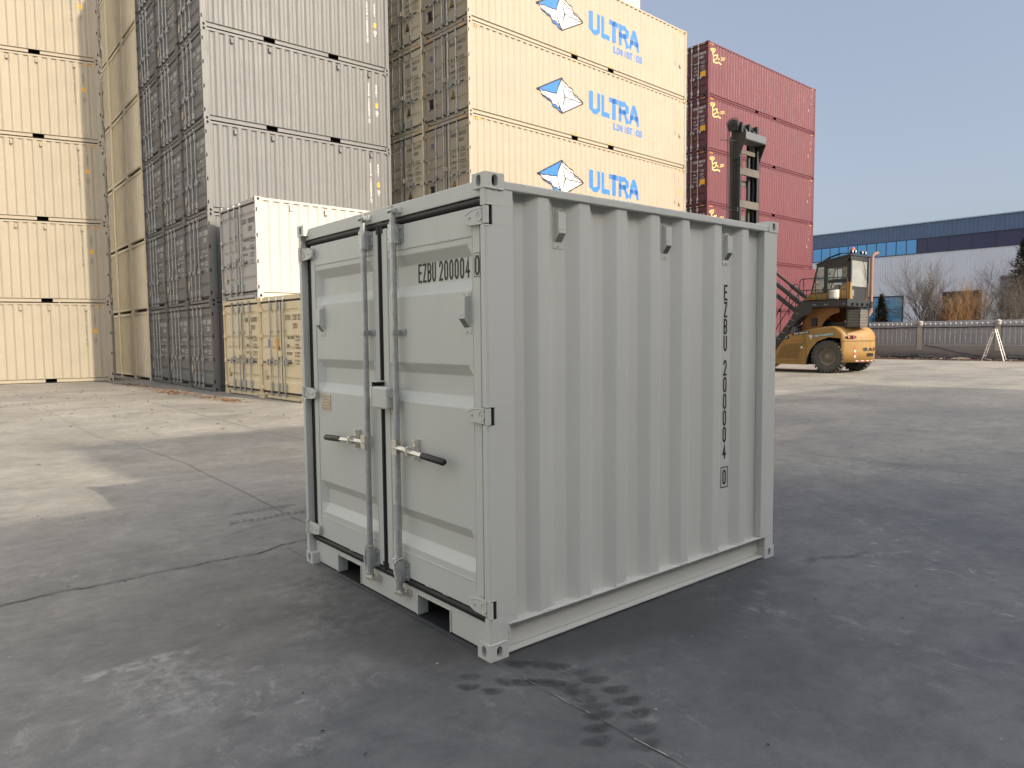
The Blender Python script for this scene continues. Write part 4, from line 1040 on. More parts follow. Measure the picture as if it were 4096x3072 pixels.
# ================================================================== precast fence
CONC = paint('weathered_precast', (.36, .355, .35), .85, .12, .3, (.12, .11, .10)); CONC2 = paint('pale_coping', (.40, .41, .43), .8, .08, .2, (.2, .2, .2))
def basemat():
    m, n, l, b = newmat('stained_plinth'); v = coords(n, l)
    sx = n.new('ShaderNodeSeparateXYZ'); l.new(v, sx.inputs[0])
    f = noise(n, l, coords(n, l, (1, .6, 1.6)), 1.6, 8, .7, .4)
    ad = n.new('ShaderNodeMath'); ad.operation = 'MULTIPLY_ADD'; l.new(f, ad.inputs[0]); ad.inputs[1].default_value = .9; l.new(sx.outputs[2], ad.inputs[2])
    r = ramp(n, l, ad.outputs[0], [(.42, (.05, .055, .065)), (.60, (.07, .07, .075)), (.62, (.42, .40, .37)), (.645, (.10, .095, .09)), (.80, (.20, .185, .165)), (1.1, (.25, .23, .21))])
    l.new(r.outputs[0], b.inputs['Base Color']); b.inputs['Roughness'].default_value = .9; bump(n, l, f, .5, .03, b); return m
fn = thing('precast_fence', 'weathered grey precast concrete fence with moulded balusters behind the yard', 'fence', (42, 0, 0))
m = MB(); m.box(-.06, .20, -30, 20.6, 0, .775); m.build('plinth', basemat(), fn)
m = MB(); m.box(.02, .08, -30, 20.6, .775, 1.88); m.build('panel', CONC, fn)
m = MB(); m.box(.10, .22, -30, 20.6, .775, 2.14); m.build('rear_wall', CONC2, fn)
m = MB(); m.box(-.05, .09, -30, 20.6, 1.82, 1.88); m.box(-.05, .06, -30, 20.6, .775, .81); m.build('rail', CONC, fn)
prof = [(0, .05), (.12, .05), (.16, .075), (.20, .045), (.30, .07), (.45, .075), (.62, .05), (.66, .07), (.70, .045), (.95, .05), (1.01, .05)]
bm_ = MB(); bm_.lathe(prof, (0, 0, 0), 'z', 10); bme = bm_.mesh('baluster', [CONC])
kn = MB(); kn.lathe([(0, .03), (.03, .03), (.05, .055), (.11, .055), (.15, .0)], (0, 0, 0), 'z', 10); kme = kn.mesh('baluster_head', [paint('pale_baluster_head', (.36, .35, .33), .8, .08, .15)])
pp = MB(); pp.box(-.07, .05, -.12, .12, -1.38, 0); pp.lathe([(0, .15), (.04, .16), (.07, .13), (.10, .16), (.14, .13), (.17, .155), (.21, .13), (.25, .10), (.28, .0)], (0, 0, 0), 'z', 14); pme = pp.mesh('post', [paint('post_concrete', (.36, .34, .30), .85, .08, .2)])
y = 10.04-3.83*3; nb = 0
while y < 20:
    o = link(pme, 'post', fn); o.location = (-.03, y, 1.90)
    for i in range(1, 15):
        if nb < 96 and 7.0 < y+i*.2555 < 19.6:
            o = link(bme, 'baluster', fn); o.location = (.0, y+i*.2555, .80)
            o = link(kme, 'baluster_head', fn); o.location = (-.01, y+i*.2555, 1.90); nb += 1
    y += 3.83
cb = MB()
for z0, sg in ((1.83, .05), (1.79, .03)):
    P = []
    for i in range(100):
        t = i/99; yy = 20.5-28*t; ph = (yy-10.04)/3.83; P.append((-.09, yy, z0-sg*math.sin(math.pi*(ph % 1))+.01*math.sin(i)))
    cb.tube(P, .012, 5)
P = [(-.10, 13.6, .80), (-.10, 12.9, .66), (-.12, 12.0, .42), (-.2, 10.8, .22), (-.3, 10.3, .10)]; cb.tube(P, .016, 6)
cbo = cb.build('cable', BLACKPL); cbo.location = (42, 0, 0); tag(cbo, 'black cables strung along the precast fence', 'cable')
m = MB()
rn = random.Random(8)
for (cx, cy, rr_) in ((41.45, 11.6, .55),):
    v = []; n_ = 14
    v.append((cx, cy, .17))
    for ring, (q, hh) in enumerate(((.5, .12), (1, .0))):
        for j in range(n_):
            a = 2*math.pi*j/n_; v.append((cx+.35*q*rr_*math.cos(a)*(1+rn.uniform(-.2, .2)), cy+q*rr_*1.3*math.sin(a)*(1+rn.uniform(-.2, .2)), hh*rn.uniform(.8, 1.2)))
    f_ = [(0, 1+j, 1+(j+1) % n_) for j in range(n_)]+[(1+j, 1+n_+j, 1+n_+(j+1) % n_, 1+(j+1) % n_) for j in range(n_)]
    m.add(v, f_)
tag(m.build('sand_heap', flat('sand', (.36, .31, .25), .95)), 'low heap of pale sand at the foot of the fence', 'heap')
# ------------------------------------------------------------------ step ladder
ALU = flat('worn_aluminium', (.55, .53, .50), .5, .5)
ld = thing('step_ladder', 'worn aluminium folding step ladder standing before the grey fence', 'ladder', (41.25, 9.98, 0), R(0))
for s in (1, -1):
    m = MB(); n = 6
    for e in (-.20, .20): m.tube([(e*1.0+(.10 if s < 0 else -.10)*0, s*.50, 0), (e*.72, s*.04, 1.66)], .028, 4)
    m.build('ladder_frame', ALU, ld)
    m = MB()
    for i in range(5):
        t = (i+.9)/5.6; m.box(-.20*(1-.28*t), .20*(1-.28*t), s*(.50-.46*t)-.035, s*(.50-.46*t)+.035, 1.66*t-.014, 1.66*t+.014)
    m.build('rungs', ALU, ld)
m = MB(); m.box(-.16, .16, -.06, .06, 1.63, 1.68); m.build('hinge_cap', flat('hinge_brown', (.25, .14, .10), .6), ld)
# ================================================================== warehouse
WX = 62.0
def corrwall(m, x, y0, y1, z0, z1, pitch, dep, wr, mi=0):
    v = []; y = y0
    while y < y1-1e-6:
        for q, d in ((0, 0), (pitch-wr, 0), (pitch-wr*.75, dep), (pitch-wr*.25, dep)):
            v += [(x-d, min(y+q, y1), z0), (x-d, min(y+q, y1), z1)]
        y += pitch
    v += [(x, y1, z0), (x, y1, z1)]
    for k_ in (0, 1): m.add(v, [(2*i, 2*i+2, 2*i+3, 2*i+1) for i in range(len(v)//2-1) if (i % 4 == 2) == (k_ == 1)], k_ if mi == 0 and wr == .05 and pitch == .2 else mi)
WALLM = paint('pale_blue_grey_cladding', (.56, .60, .68), .5, .03, .05); NAVY = paint('navy_cladding', (.085, .135, .235), .5, .05, .05); PURP = paint('dark_violet_blue_panel', (.040, .048, .105), .35, .05, .03)
RIB_GLINT = flat('rib_glint', (.60, .64, .72), .5)  # reflection on the cladding ribs, painted as a paler rib-top colour
BGL, n, l, b = newmat('blue_mirror_glass'); b.inputs['Base Color'].default_value = (.07, .20, .46, 1); b.inputs['Metallic'].default_value = .92; b.inputs['Roughness'].default_value = .06
bump(n, l, noise(n, l, coords(n, l, (1, 1, 1)), .9, 2), .25, .05, b)
FRM = flat('navy_frame', (.03, .05, .12), .5)
wh = thing('warehouse', 'long warehouse with navy fascia, blue mirror windows and pale grey cladding', 'warehouse', (0, 0, 0))
Y0, Y1 = -12.0, 60.0
m = MB()
# wall with openings at z<4.6: windows and gates (y ranges)
ops = [(22.7, 27.5, 4.62), (17.05, 19.72, 4.66), (10.2, 15.75, 5.68)]
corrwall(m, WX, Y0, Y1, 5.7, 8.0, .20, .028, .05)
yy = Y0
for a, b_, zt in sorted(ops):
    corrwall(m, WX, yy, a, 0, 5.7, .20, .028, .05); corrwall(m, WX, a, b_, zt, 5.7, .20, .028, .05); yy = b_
corrwall(m, WX, yy, Y1, 0, 5.7, .20, .028, .05); m.build('wall', [WALLM, RIB_GLINT], wh)
m = MB(); corrwall(m, WX-.12, Y0, Y1, 9.2, 10.42, .30, .03, .05); m.quad((WX-.12, Y0, 9.2), (WX-.12, Y1, 9.2), (WX, Y1, 9.2), (WX, Y0, 9.2)); m.build('fascia', NAVY, wh)
m = MB(); m.box(WX-.20, WX-.0, Y0, Y1, 10.42, 10.50); m.build('gutter', flat('gutter_white_blue', (.35, .42, .55), .5), wh)
m = MB(); m.quad((WX, Y0, 10.42), (WX+30, Y0, 12.5), (WX+30, Y1, 12.5), (WX, Y1, 10.42)); m.quad((WX, Y0, 0), (WX+30, Y0, 0), (WX+30, Y0, 12.5), (WX, Y0, 10.42)); m.quad((WX+30, Y0, 0), (WX+30, Y1, 0), (WX+30, Y1, 12.5), (WX+30, Y0, 12.5)); m.quad((WX, Y1, 0), (WX+30, Y1, 0), (WX+30, Y1, 12.5), (WX, Y1, 10.42)); m.build('roof', NAVY, wh)
m = MB(); m.box(WX-.05, WX+.05, Y0, 21.75, 7.98, 9.22); 
for i in range(20): m.box(WX-.07, WX-.05, 21.0-i*1.62-.02, 21.0-i*1.62+.02, 8.0, 9.2)
m.build('dark_band', PURP, wh)
i = 0; y = 21.78
while y < 46:
    m = MB(); m.box(WX-.06, WX+.02, y, y+.80, 7.98, 9.2); f_ = m.build('window', FRM, wh)
    g = MB(); a = .004*math.sin(i*2.3); g.quad((WX-.075+a, y+.03, 8.03), (WX-.075-a, y+.77, 8.03), (WX-.075-a+.004*math.cos(i), y+.77, 9.15), (WX-.075+a, y+.03, 9.15)); g.build('pane', BGL, f_)
    y += .81; i += 1
for k_, (z0, z1) in enumerate(((0.3, 4.56),)):
    for j in range(3):
        a = 22.78+j*1.58; m = MB(); m.box(WX-.03, WX+.02, a, a+1.52, z0, z1)
        f_ = m.build('window', FRM, wh); g = MB(); zz = z0+.06
        for q in range(4):
            hq = (z1-z0-.12)/4; e = .008*math.sin(j*3+q*1.7); g.quad((WX-.05+e, a+.06, zz+hq*q+.02), (WX-.05-e, a+1.46, zz+hq*q+.02), (WX-.05-e, a+1.46, zz+hq*(q+1)-.02), (WX-.05+e, a+.06, zz+hq*(q+1)-.02))
        g.build('pane', BGL, f_)
for a, b_, zt in ops[1:]:
    m = MB(); m.box(WX+.25, WX+.3, a, b_, 0, zt); m.box(WX-.05, WX+.3, a-.06, a, 0, zt); m.box(WX-.05, WX+.3, b_, b_+.06, 0, zt); m.box(WX-.10, WX+.3, a-.08, b_+.08, zt, zt+.10)
    m.build('gate', flat('dark_gate', (.10, .10, .105), .6) if zt < 5 else flat('grey_gate', (.27, .29, .33), .6), wh)
# ================================================================== trees
BARK = flat('bare_twig', (.13, .11, .09), .9); BARKD = flat('dark_twig', (.07, .055, .045), .9); ORG = flat('orange_twig', (.42, .24, .10), .85); NEED = flat('conifer_needles', (.028, .034, .020), .85); NEED2 = flat('brown_needles', (.06, .05, .032), .85)
def bare_tree(name, label, cat, loc, h, spread, mat, seed, levels=5, stems=5, thin=1., upright=.55, tm=None, base=.15):
    rn = random.Random(seed); t = thing(name, label, cat, loc)
    tr_, tw = MB(), MB(); cnt = [0]
    def grow(p, d, ln, r, lv):
        cnt[0] += 1
        pts = [p]; q = p.copy(); dd = d.copy(); n = 3
        for i in range(n):
            dd = (dd+Vector((rn.gauss(0, .13), rn.gauss(0, .13), rn.gauss(.05, .07)))).normalized(); q = q+dd*ln/n; pts.append(q.copy())
        (tr_ if lv >= levels-1 else tw).tube(pts, r, 5 if lv >= levels-2 else 3, caps=False, radii=[r*(1-.45*i/n) for i in range(n+1)])
        if lv <= 0 or q.z > h*1.02: return
        k = rn.choice((2, 3, 3)) if lv > 1 else rn.choice((2, 3, 4))
        for _ in range(k):
            a = rn.uniform(.22, .62); ph = rn.uniform(0, 6.28); u = dd.orthogonal().normalized(); w2 = dd.cross(u)
            nd = (dd*math.cos(a)+(u*math.cos(ph)+w2*math.sin(ph))*math.sin(a)); nd.z = nd.z*.9+.18; nd.normalize()
            grow(pts[rn.choice((1, 2, 3, 3))], nd, ln*rn.uniform(.66, .90), r*.60, lv-1)
    for i in range(stems):
        a = 6.28*i/stems+rn.uniform(-.4, .4); s = rn.uniform(.15, 1)*spread/h*upright*1.5
        grow(Vector((rn.uniform(-base, base), rn.uniform(-base, base), 0)), Vector((math.cos(a)*s, math.sin(a)*s, 1)).normalized(), h*.31*rn.uniform(.85, 1.15), .040*thin*h/5, levels)
    tr_.build('trunk', tm or mat, t); tw.build('crown', mat, t); return t
bare_tree('bare_tree', 'tall bare grey brown tree behind the fence against the pale wall', 'tree', (46.5, 15.35, 0), 5.9, 1.2, BARK, 4, 6, 8, 1.05, .6)
bare_tree('bare_shrub', 'low dark bare shrub between the tall bare tree and the orange one', 'shrub', (46.2, 14.2, 0), 3.7, 1.6, BARKD, 7, 5, 16, .8)
bare_tree('bare_shrub', 'dim bare shrub right behind the orange twigged tree', 'shrub', (47.5, 13.6, 0), 4.1, 1.7, BARKD, 17, 5, 12, .8)
bare_tree('orange_tree', 'leafless tree with glowing orange twigs behind the fence', 'tree', (45.8, 12.9, 0), 4.2, 1.8, ORG, 9, 6, 7, 1.0, .7, tm=BARK)
bare_tree('bare_tree', 'thin bare dark tree between the orange one and the big conifer', 'tree', (47, 11.9, 0), 5.4, 1.6, BARKD, 13, 6, 5, .9)
bare_tree('bare_tree', 'spreading bare tree in front of the big conifer at the right edge', 'tree', (45.5, 10.3, 0), 4.6, 2.6, BARK, 23, 6, 7, 1.1, .9)
bare_tree('bare_shrub', 'pale bare shrub in front of the small conifers by the blue window', 'shrub', (46, 19.2, 0), 3.1, 1.2, BARK, 29, 5, 6, .6)
def conifer(label, loc, h, r, seed, mats, n=5200):
    rn = random.Random(seed); t = thing('conifer_tree', label, 'tree', loc); m = MB(); m.tube([(0, 0, 0), (.03, 0, h*.5), (0, 0, h*.97)], .1, 7, radii=[.14*h/6, .08*h/6, .015]); m.build('trunk', BARKD, t)
    m = MB(); lobes = [(rn.uniform(0, 6.28), rn.uniform(.6, 1.25)) for _ in range(60)]
    for i in range(n):
        u = rn.random()**.75; z = h*(.06+.94*(1-u)) ; z = h*(1-u*.95); rad = r*(u**.85)*(1+.25*math.sin(z*7+rn.uniform(-.5, .5)))
        k = rn.randrange(60); a = lobes[k][0]+rn.gauss(0, .28); q = rad*lobes[k][1]*rn.uniform(.35, 1)
        x, y = q*math.cos(a), q*math.sin(a); s = rn.uniform(.05, .12)
        dv = Vector((math.cos(a)*.7, math.sin(a)*.7, rn.uniform(.1, .9))).normalized()*s*1.6; sd_ = Vector((-math.sin(a), math.cos(a), rn.uniform(-.5, .5))).normalized()*s*.45
        p = Vector((x, y, z)); m.add([p-sd_, p+sd_, p+dv+sd_*.3, p+dv-sd_*.3], [(0, 1, 2, 3)], 0 if rn.random() < .75 else 1)
    m.build('crown', mats, t)
conifer('big dark conifer rising behind the fence at the right edge', (48.5, 10.7, 0), 7.0, 2.1, 5, [NEED, NEED2], 11000)
conifer('small dark conifer behind the fence left of the blue window frame', (47, 18.15, 0), 4.0, 1.05, 6, [NEED, NEED2], 4500)
conifer('small conifer half hidden by the lift truck exhaust', (47, 19.9, 0), 3.9, 1.1, 7, [NEED, NEED2], 4500)
# ================================================================== empty-container lift truck
YELP = paint('dusty_yellow_paint', (.27, .155, .042), .5, .10, .45, (.40, .30, .18)); ORP = paint('brown_orange_paint', (.24, .105, .03), .5, .1, .2, (.25, .17, .1))
BLK = paint('black_steel_paint', (.022, .024, .026), .42, .15, .12, (.12, .11, .10)); TYRE = paint('dusty_tyre', (.075, .068, .060), .85, .15, .6, (.22, .19, .15)); RIM = paint('muddy_rim', (.20, .17, .13), .7, .15, .5, (.33, .28, .2))
GRIME = paint('grimy_crossbeam', (.10, .09, .075), .7, .15, .5, (.08, .07, .06)); CABGL = glass('cab_glass', (.62, .70, .64), 1.2); _n = CABGL.node_tree; _d = _n.nodes.new('ShaderNodeBsdfDiffuse'); _d.inputs[0].default_value = (.55, .57, .50, 1); _m = _n.nodes.new('ShaderNodeMixShader'); _m.inputs[0].default_value = .34  # pale diffuse layer for dust and the sky's reflection on the panes
_o = _n.nodes['Material Output']; _n.links.new(_o.inputs[0].links[0].from_socket, _m.inputs[1]); _n.links.new(_d.outputs[0], _m.inputs[2]); _n.links.new(_m.outputs[0], _o.inputs[0])
CABGL2 = glass('cab_side_glass', (.80, .84, .80), .5)
tk = thing('container_lift_truck', 'yellow and black container lift truck with tall mast parked before the red stack', 'lift truck', (26.0, 10.7, 0))
def rearY(x): return -1.17+.58*(abs(x)/1.25)**1.5
m = MB(); secs = [-1.25, -1.235, -1.18, -1.08, -.95, -.75, -.45, 0, .45, .75, .95, 1.08, 1.18, 1.235, 1.25]; allp = []
def prof_at(x):
    e = .05 if abs(x) > 1.24 else (.012 if abs(x) > 1.2 else 0); r = rearY(x)
    q_ = [(4.2, .32), (.84, .31), (.79, .62), (.66, .92), (.38, 1.22), (-.05, 1.38), (-.50, 1.33), (-.85, 1.12), (-1.04, .80), (-1.08, .42),
            (r+e+.02, .42), (r+e, .85), (r+e, 1.22), (r+.04+e, 1.50), (r+.16+e, 1.66-e), (max(-.86, r+.28), 1.74-e), (max(-.45, r+.4), 1.79-e), (0, 1.79-e), (.5, 1.73-e), (.95, 1.63-e), (1.7, 1.50-e), (2.2, 1.30-e), (4.2, 1.20-e)]
    for i_ in (5, 6, 7, 8, 9): q_[i_] = (max(q_[i_][0], r+.07), q_[i_][1])
    return q_
K = 23
for x in secs: m.v += [(x, p[0], p[1]) for p in prof_at(x)]
for i in range(len(secs)-1):
    for j in range(K):
        m.f.append((i*K+j, i*K+(j+1) % K, (i+1)*K+(j+1) % K, (i+1)*K+j)); m.m.append(1 if 1 <= j <= 8 else 0); m.sm.append(j >= 10)
for i in (0, len(secs)-1): m.f.append(tuple(i*K+j for j in range(K))); m.m.append(0); m.sm.append(False)
body = m.build('body', [YELP, DARKIN], tk)
# sit tight: seam, hinges, grille
m = MB()
for x in secs[1:-1]:
    pass
pts = [(x, rearY(x)-.004, 1.225) for x in [-1.25+i*.1 for i in range(26)]]; m.tube(pts, .008, 4); m.tube([(-1.254, .84, .35), (-1.254, .84, 1.0), (-1.254, 1.0, 1.60)], .006, 4); m.build('seam', BLK, body)
gp = [(2.15, .45), (1.78, 1.18), (.82, 1.28), (.80, 1.0), (.98, .86), (1.05, .48)]
m = MB(); pr = [(-1.256, a, b) for a, b in gp+[gp[0]]]; m.tube(pr, .008, 4)
def inside(px, py, P):
    c = False; n = len(P)
    for i in range(n):
        (x1, y1), (x2, y2) = P[i], P[i-1]
        if (y1 > py) != (y2 > py) and px < (x2-x1)*(py-y1)/(y2-y1)+x1: c = not c
    return c
gin = [(2.13, .55), (1.78, 1.08), (.92, 1.18), (.95, .95), (1.12, .80), (1.15, .55)]
zz = .56; row = 0
while zz < 1.2:
    yy = 1.0+(.022 if row % 2 else 0)
    yy = .90+(.022 if row % 2 else 0)
    while yy < 2.2:
        if inside(yy, zz, gin): m.add([(-1.2535, yy+.014*math.cos(a*1.047), zz+.014*math.sin(a*1.047)) for a in range(6)], [tuple(range(6))], 1)
        yy += .044
    zz += .038; row += 1
m.build('engine_grille', [YELP, DARKIN], body)
m = MB(); m.box(-1.262, -1.25, .98, 1.06, .93, 1.03); m.box(-1.262, -1.25, .60, .72, 1.38, 1.46); m.build('service_label', flat('cream_label', (.6, .58, .5), .5), body)
# rear lamps in a black oval on the rounded corner
for s in (-1, 1):
    m = MB(); v = []
    n_ = 20
    for i in range(n_):
        a = 2*math.pi*i/n_; xx = -.98+.20*math.cos(a); v.append((s*xx, rearY(xx)-.006, 1.37+.07*math.sin(a)))
    m.add(v, [tuple(range(n_))]); o = m.build('lamp_housing', BLK, body)
    for q, cc in ((-1.07, flat('amber_lens', (.75, .20, .05), .25)), (-.90, flat('red_lens', (.55, .04, .05), .25))):
        g = MB(); g.lathe([(0, .055), (-.02, .05), (-.03, .02), (-.032, 0)], (s*q, rearY(q)-.008, 1.37), 'y', 14); g.build('lamp_lens', cc, o)
# reflective strips, slot, plates, lettering
k = Ink()
for i in range(4): k.rect(-.86, -.80, .60+.10*i, .695+.10*i, i % 2)
for i in range(7): k.rect(-.80+.11*i, -.70+.11*i, .455, .495, i % 2)
link(k.mesh('reflective_strip', [flat('white_reflector', (.5, .46, .42), .4), flat('red_reflector', (.45, .06, .04), .4)], lambda a, b, c: (a, rearY(a)-.005, b), [-.9+.1*i for i in range(10)]), 'reflective_strip', body)
k = Ink(); k.rect(-.32, .02, .64, .76); link(k.mesh('tow_slot', [DARKIN], lambda a, b, c: (a, rearY(a)-.005, b), [-.2, -.1, 0]), 'tow_slot', body)
k = Ink(); k.text('SANY', -.52, .84, .13, .20, .05, .038, 0); link(k.mesh('lettering', [INKDARK], lambda a, b, c: (a, rearY(a)-.006, b)), 'lettering', body)
k = Ink(); k.rect(-.55, .25, 1.40, 1.49, 1); o_ = k.mesh('number_plate', [INKDARK, flat('teal_plate', (.02, .20, .24), .5)], lambda a, b, c: (-1.256, -a, b+.10*a+.03)); link(o_, 'number_plate', body)
k = Ink(); k.text('163-FBJ07816', -.52, 1.41, .065, .048, .014, .012, 1); k.text('8', -.68, 1.33, .11, .06, .01, .016, 1); k.text('SDCY90K7HC', -1.35, 1.50, .055, .045, .015, .012, 1); k.text('SANY', -1.95, 1.40, .06, .07, .02, .015, 1)
link(k.mesh('lettering', [INKDARK, INKWHITE], lambda a, b, c: (-1.259, -a, b+.10*a+(.03 if a > -.75 else .12))), 'lettering', body)
k = Ink(); k.rect(-2.05, -1.55, 1.36, 1.48, 0); k.rect(-1.42, -.72, 1.47, 1.58, 0); link(k.mesh('black_stripe', [INKDARK], lambda a, b, c: (-1.2565, -a, b+.10*a+.12)), 'black_stripe', body)
m = MB(); m.box(-.55, .55, -.85, 4.2, .38, 1.15); m.cyl((-.9, 0, .61), (.9, 0, .61), .12, 12); m.box(-.4, .4, -.95, -.8, .5, .62); m.build('chassis', BLK, tk)
# wheels
def wheel(loc, Rw, wd, s):
    t = MB(); h = wd/2; r0 = Rw*.50
    t.lathe([(-h*.72, r0), (-h*.98, Rw*.62), (-h, Rw*.78), (-h*.92, Rw*.88)], (0, 0, 0), 'x', 48); t.lathe([(h*.92, Rw*.88), (h, Rw*.78), (h*.98, Rw*.62), (h*.72, r0)], (0, 0, 0), 'x', 48)
    t.lathe([(-h*.92, Rw*.88), (-h*.6, Rw*.915), (h*.6, Rw*.915), (h*.92, Rw*.88)], (0, 0, 0), 'x', 48, 1)
    n = 26
    for i in range(n):
        for side in (-1, 1):
            a0 = 2*math.pi*(i+(.5 if side > 0 else 0))/n; da = .085; sk = .11
            v = []
            for (xx, r1, aa) in ((side*h*.04, Rw*.955, a0+sk), (side*h*1.01, Rw*.86, a0)):
                for rr_, w2 in ((r1, da), (r1+Rw*.055 if xx*side < h*.5 else Rw*.965, da*.8)):
                    for sg in (-1, 1): v.append((xx, rr_*math.cos(aa+sg*w2), rr_*math.sin(aa+sg*w2)))
            xx = side*h*.93; rr_ = Rw; 
            for sg in (-1, 1): v.append((side*h*.86, Rw*math.cos(a0+.01+sg*da*.8), Rw*math.sin(a0+.01+sg*da*.8)))
            t.add(v, [(0, 1, 3, 2), (4, 6, 7, 5), (2, 3, 9, 8), (8, 9, 7, 6), (0, 2, 8, 6), (0, 6, 4), (1, 5, 7), (1, 7, 9, 3), (0, 4, 5, 1)])
    root_ = bpy.data.objects.new('wheel', None); COL.objects.link(root_); root_.parent = tk; root_.location = loc
    if s > 0: root_.scale = (-1, 1, 1)
    t.build('tyre', [TYRE, flat('tread_groove', (.022, .021, .02), .9)], root_)
    t = MB(); t.lathe([(-h*.70, r0*1.02), (-h*.66, r0*.93), (-h*.2, r0*.86), (-h*.12, r0*.55), (-h*.45, r0*.50), (-h*.50, r0*.30), (-h*.75, r0*.28), (-h*.80, 0)], (0, 0, 0), 'x', 32)
    for i in range(12): a = i*.5236; t.cyl((-h*.30, r0*.70*math.cos(a), r0*.70*math.sin(a)), (-h*.05, r0*.70*math.cos(a), r0*.70*math.sin(a)), .018, 6)
    t.build('rim', RIM, root_)
wheel((-1.08, 0, .62), .625, .42, -1); wheel((1.14, 0, .62), .625, .42, 1)
wheel((-1.35, 4.0, .82), .82, .50, -1); wheel((1.35, 4.0, .82), .82, .50, 1)
# orange neck below the cab, with its black box
pts = [(.94, 2.50), (-.22, 2.50), (-.22, 2.32), (.0, 2.25), (.22, 2.12), (.38, 1.92), (.50, 1.72), (1.30, 1.60)]
m = MB(); m.prism(pts, 'x', -.85, -.80); m.prism(pts, 'x', .80, .85); m.box(-.80, .80, .9, 1.25, 1.60, 2.50); m.build('neck', ORP, tk)
m = MB(); m.box(-.90, -.85, .62, .84, 1.80, 2.12); m.build('junction_box', BLK, tk, bevel=.01)
m = MB()
for i in range(6): m.tube([(-.5+.12*i, .9, 1.9+.05*i), (-.4+.1*i, .2, 1.85), (-.4+.12*i, -.5, 1.9+.04*i)], .025, 6)
m.box(-.5, .6, -.3, .6, 1.78, 1.95); m.build('hoses', BLK, tk)
m = MB(); m.cyl((-1.24, 1.42, 1.66), (-.70, 1.42, 1.66), .165, 24); m.cyl((-1.26, 1.42, 1.66), (-1.24, 1.42, 1.66), .13, 24); m.box(-1.1, -.7, 1.2, 1.5, 1.80, 1.88); m.build('air_filter', paint('grey_black_plastic', (.07, .07, .075), .6, .1, .3), tk)
m = MB(); m.box(-.98, -.30, -1.06, -.62, 1.74, 2.42); rib = MB()
m.tube([(-1.0, -1.09, 1.72), (-1.0, -1.09, 2.46), (-.28, -1.09, 2.46), (-.28, -1.09, 1.72)], .025, 8); m.tube([(-1.0, -.60, 1.72), (-1.0, -.60, 2.46), (-1.0, -1.09, 2.46)], .022, 8); m.build('radiator', BLK, tk)
for i in range(11): rib.box(-.985, -.30, -1.075, -.62, 1.77+.058*i, 1.795+.058*i)
rib.build('radiator_fins', paint('dusty_fins', (.22, .20, .17), .7, .1, .3), tk)
# deck
m = MB(); m.box(-1.25, 1.0, -.72, 1.05, 2.775, 2.81); m.box(-1.25, -1.235, -.72, 1.05, 2.53, 2.81); m.box(-1.25, 1.0, -.735, -.72, 2.53, 2.775); m.box(.985, 1.0, -.72, 1.05, 2.53, 2.81); m.box(-.9, .9, -.5, .9, 2.50, 2.60)
for x_ in (-.9, -.5, -.1, .35): m.box(x_, x_+.05, -.80, -.73, 2.56, 2.66)
m.build('deck', BLK, tk)
m = MB()
for yv in (-.60, .05, .13, .5, .58, .95, 1.0): m.cyl((-1.256, yv, 2.62), (-1.25, yv, 2.62), .014, 8)
m.build('deck_bolts', ZINC, tk)
m = MB(); X = -1.24; r_ = .018
m.tube([(X, 1.15, 3.23), (X, 1.15, 3.56), (X, 1.12, 3.62), (X, 1.04, 3.645), (X, .2, 3.63), (X, -.60, 3.615), (X, -.68, 3.58), (X, -.70, 3.50), (X, -.70, 2.81)], r_, 8)
m.tube([(X, 1.15, 3.23), (X, 1.10, 3.20), (X, -.70, 3.17)], r_, 8)
for yv in (1.0, .52, .05): m.tube([(X, yv, 3.63), (X, yv, 3.1), (X, yv-.06, 2.95), (X, yv-.06, 2.60)], r_, 8)
m.build('guard_rail', BLK, tk)
# stair with stringers, treads and hand rails
sp = [(1.00, 2.81), (1.25, 2.60), (1.54, 2.06), (2.12, 1.32), (2.85, .40), (2.50, .40), (2.08, .92), (1.55, 1.60), (1.15, 2.12), (.62, 2.33), (.62, 2.53)]
m = MB(); m.prism(sp, 'x', -1.26, -1.24); m.prism(sp, 'x', -.84, -.82)
for i in range(7): t_ = i/6; m.box(-1.24, -.84, 1.15+1.35*t_, 1.40+1.35*t_, 2.35-1.85*t_, 2.37-1.85*t_)
m.build('stair', BLK, tk)
m = MB()
for i in range(8):
    t_ = i/7; m.cyl((-1.265, 1.2+1.35*t_, 2.30-1.72*t_), (-1.26, 1.2+1.35*t_, 2.30-1.72*t_), .013, 6); m.cyl((-1.265, 1.28+1.35*t_, 2.32-1.72*t_), (-1.26, 1.28+1.35*t_, 2.32-1.72*t_), .013, 6)
m.build('stair_bolts', ZINC, tk)
m = MB()
m.tube([(-1.22, 2.75, 1.2), (-1.22, 2.04, 2.45), (-1.22, 1.46, 3.36), (-1.22, 1.36, 3.47), (-1.22, 1.26, 3.46), (-1.22, 1.21, 3.36), (-1.22, 1.20, 2.9), (-1.22, 1.14, 2.6)], r_, 8)
m.tube([(-1.22, 2.6, 1.0), (-1.22, 1.92, 2.06), (-1.22, 1.13, 3.19), (-1.22, .92, 3.2), (-1.22, .86, 3.12), (-1.22, .86, 2.85)], r_, 8)
m.tube([(-1.22, 1.58, 3.15), (-1.22, 1.60, 2.2)], r_, 8); m.tube([(-1.22, 1.95, 2.55), (-1.22, 1.97, 1.5)], r_, 8); m.tube([(-1.22, 1.32, 2.95), (-1.22, 1.34, 2.35)], r_, 8)
m.build('stair_rail', BLK, tk)
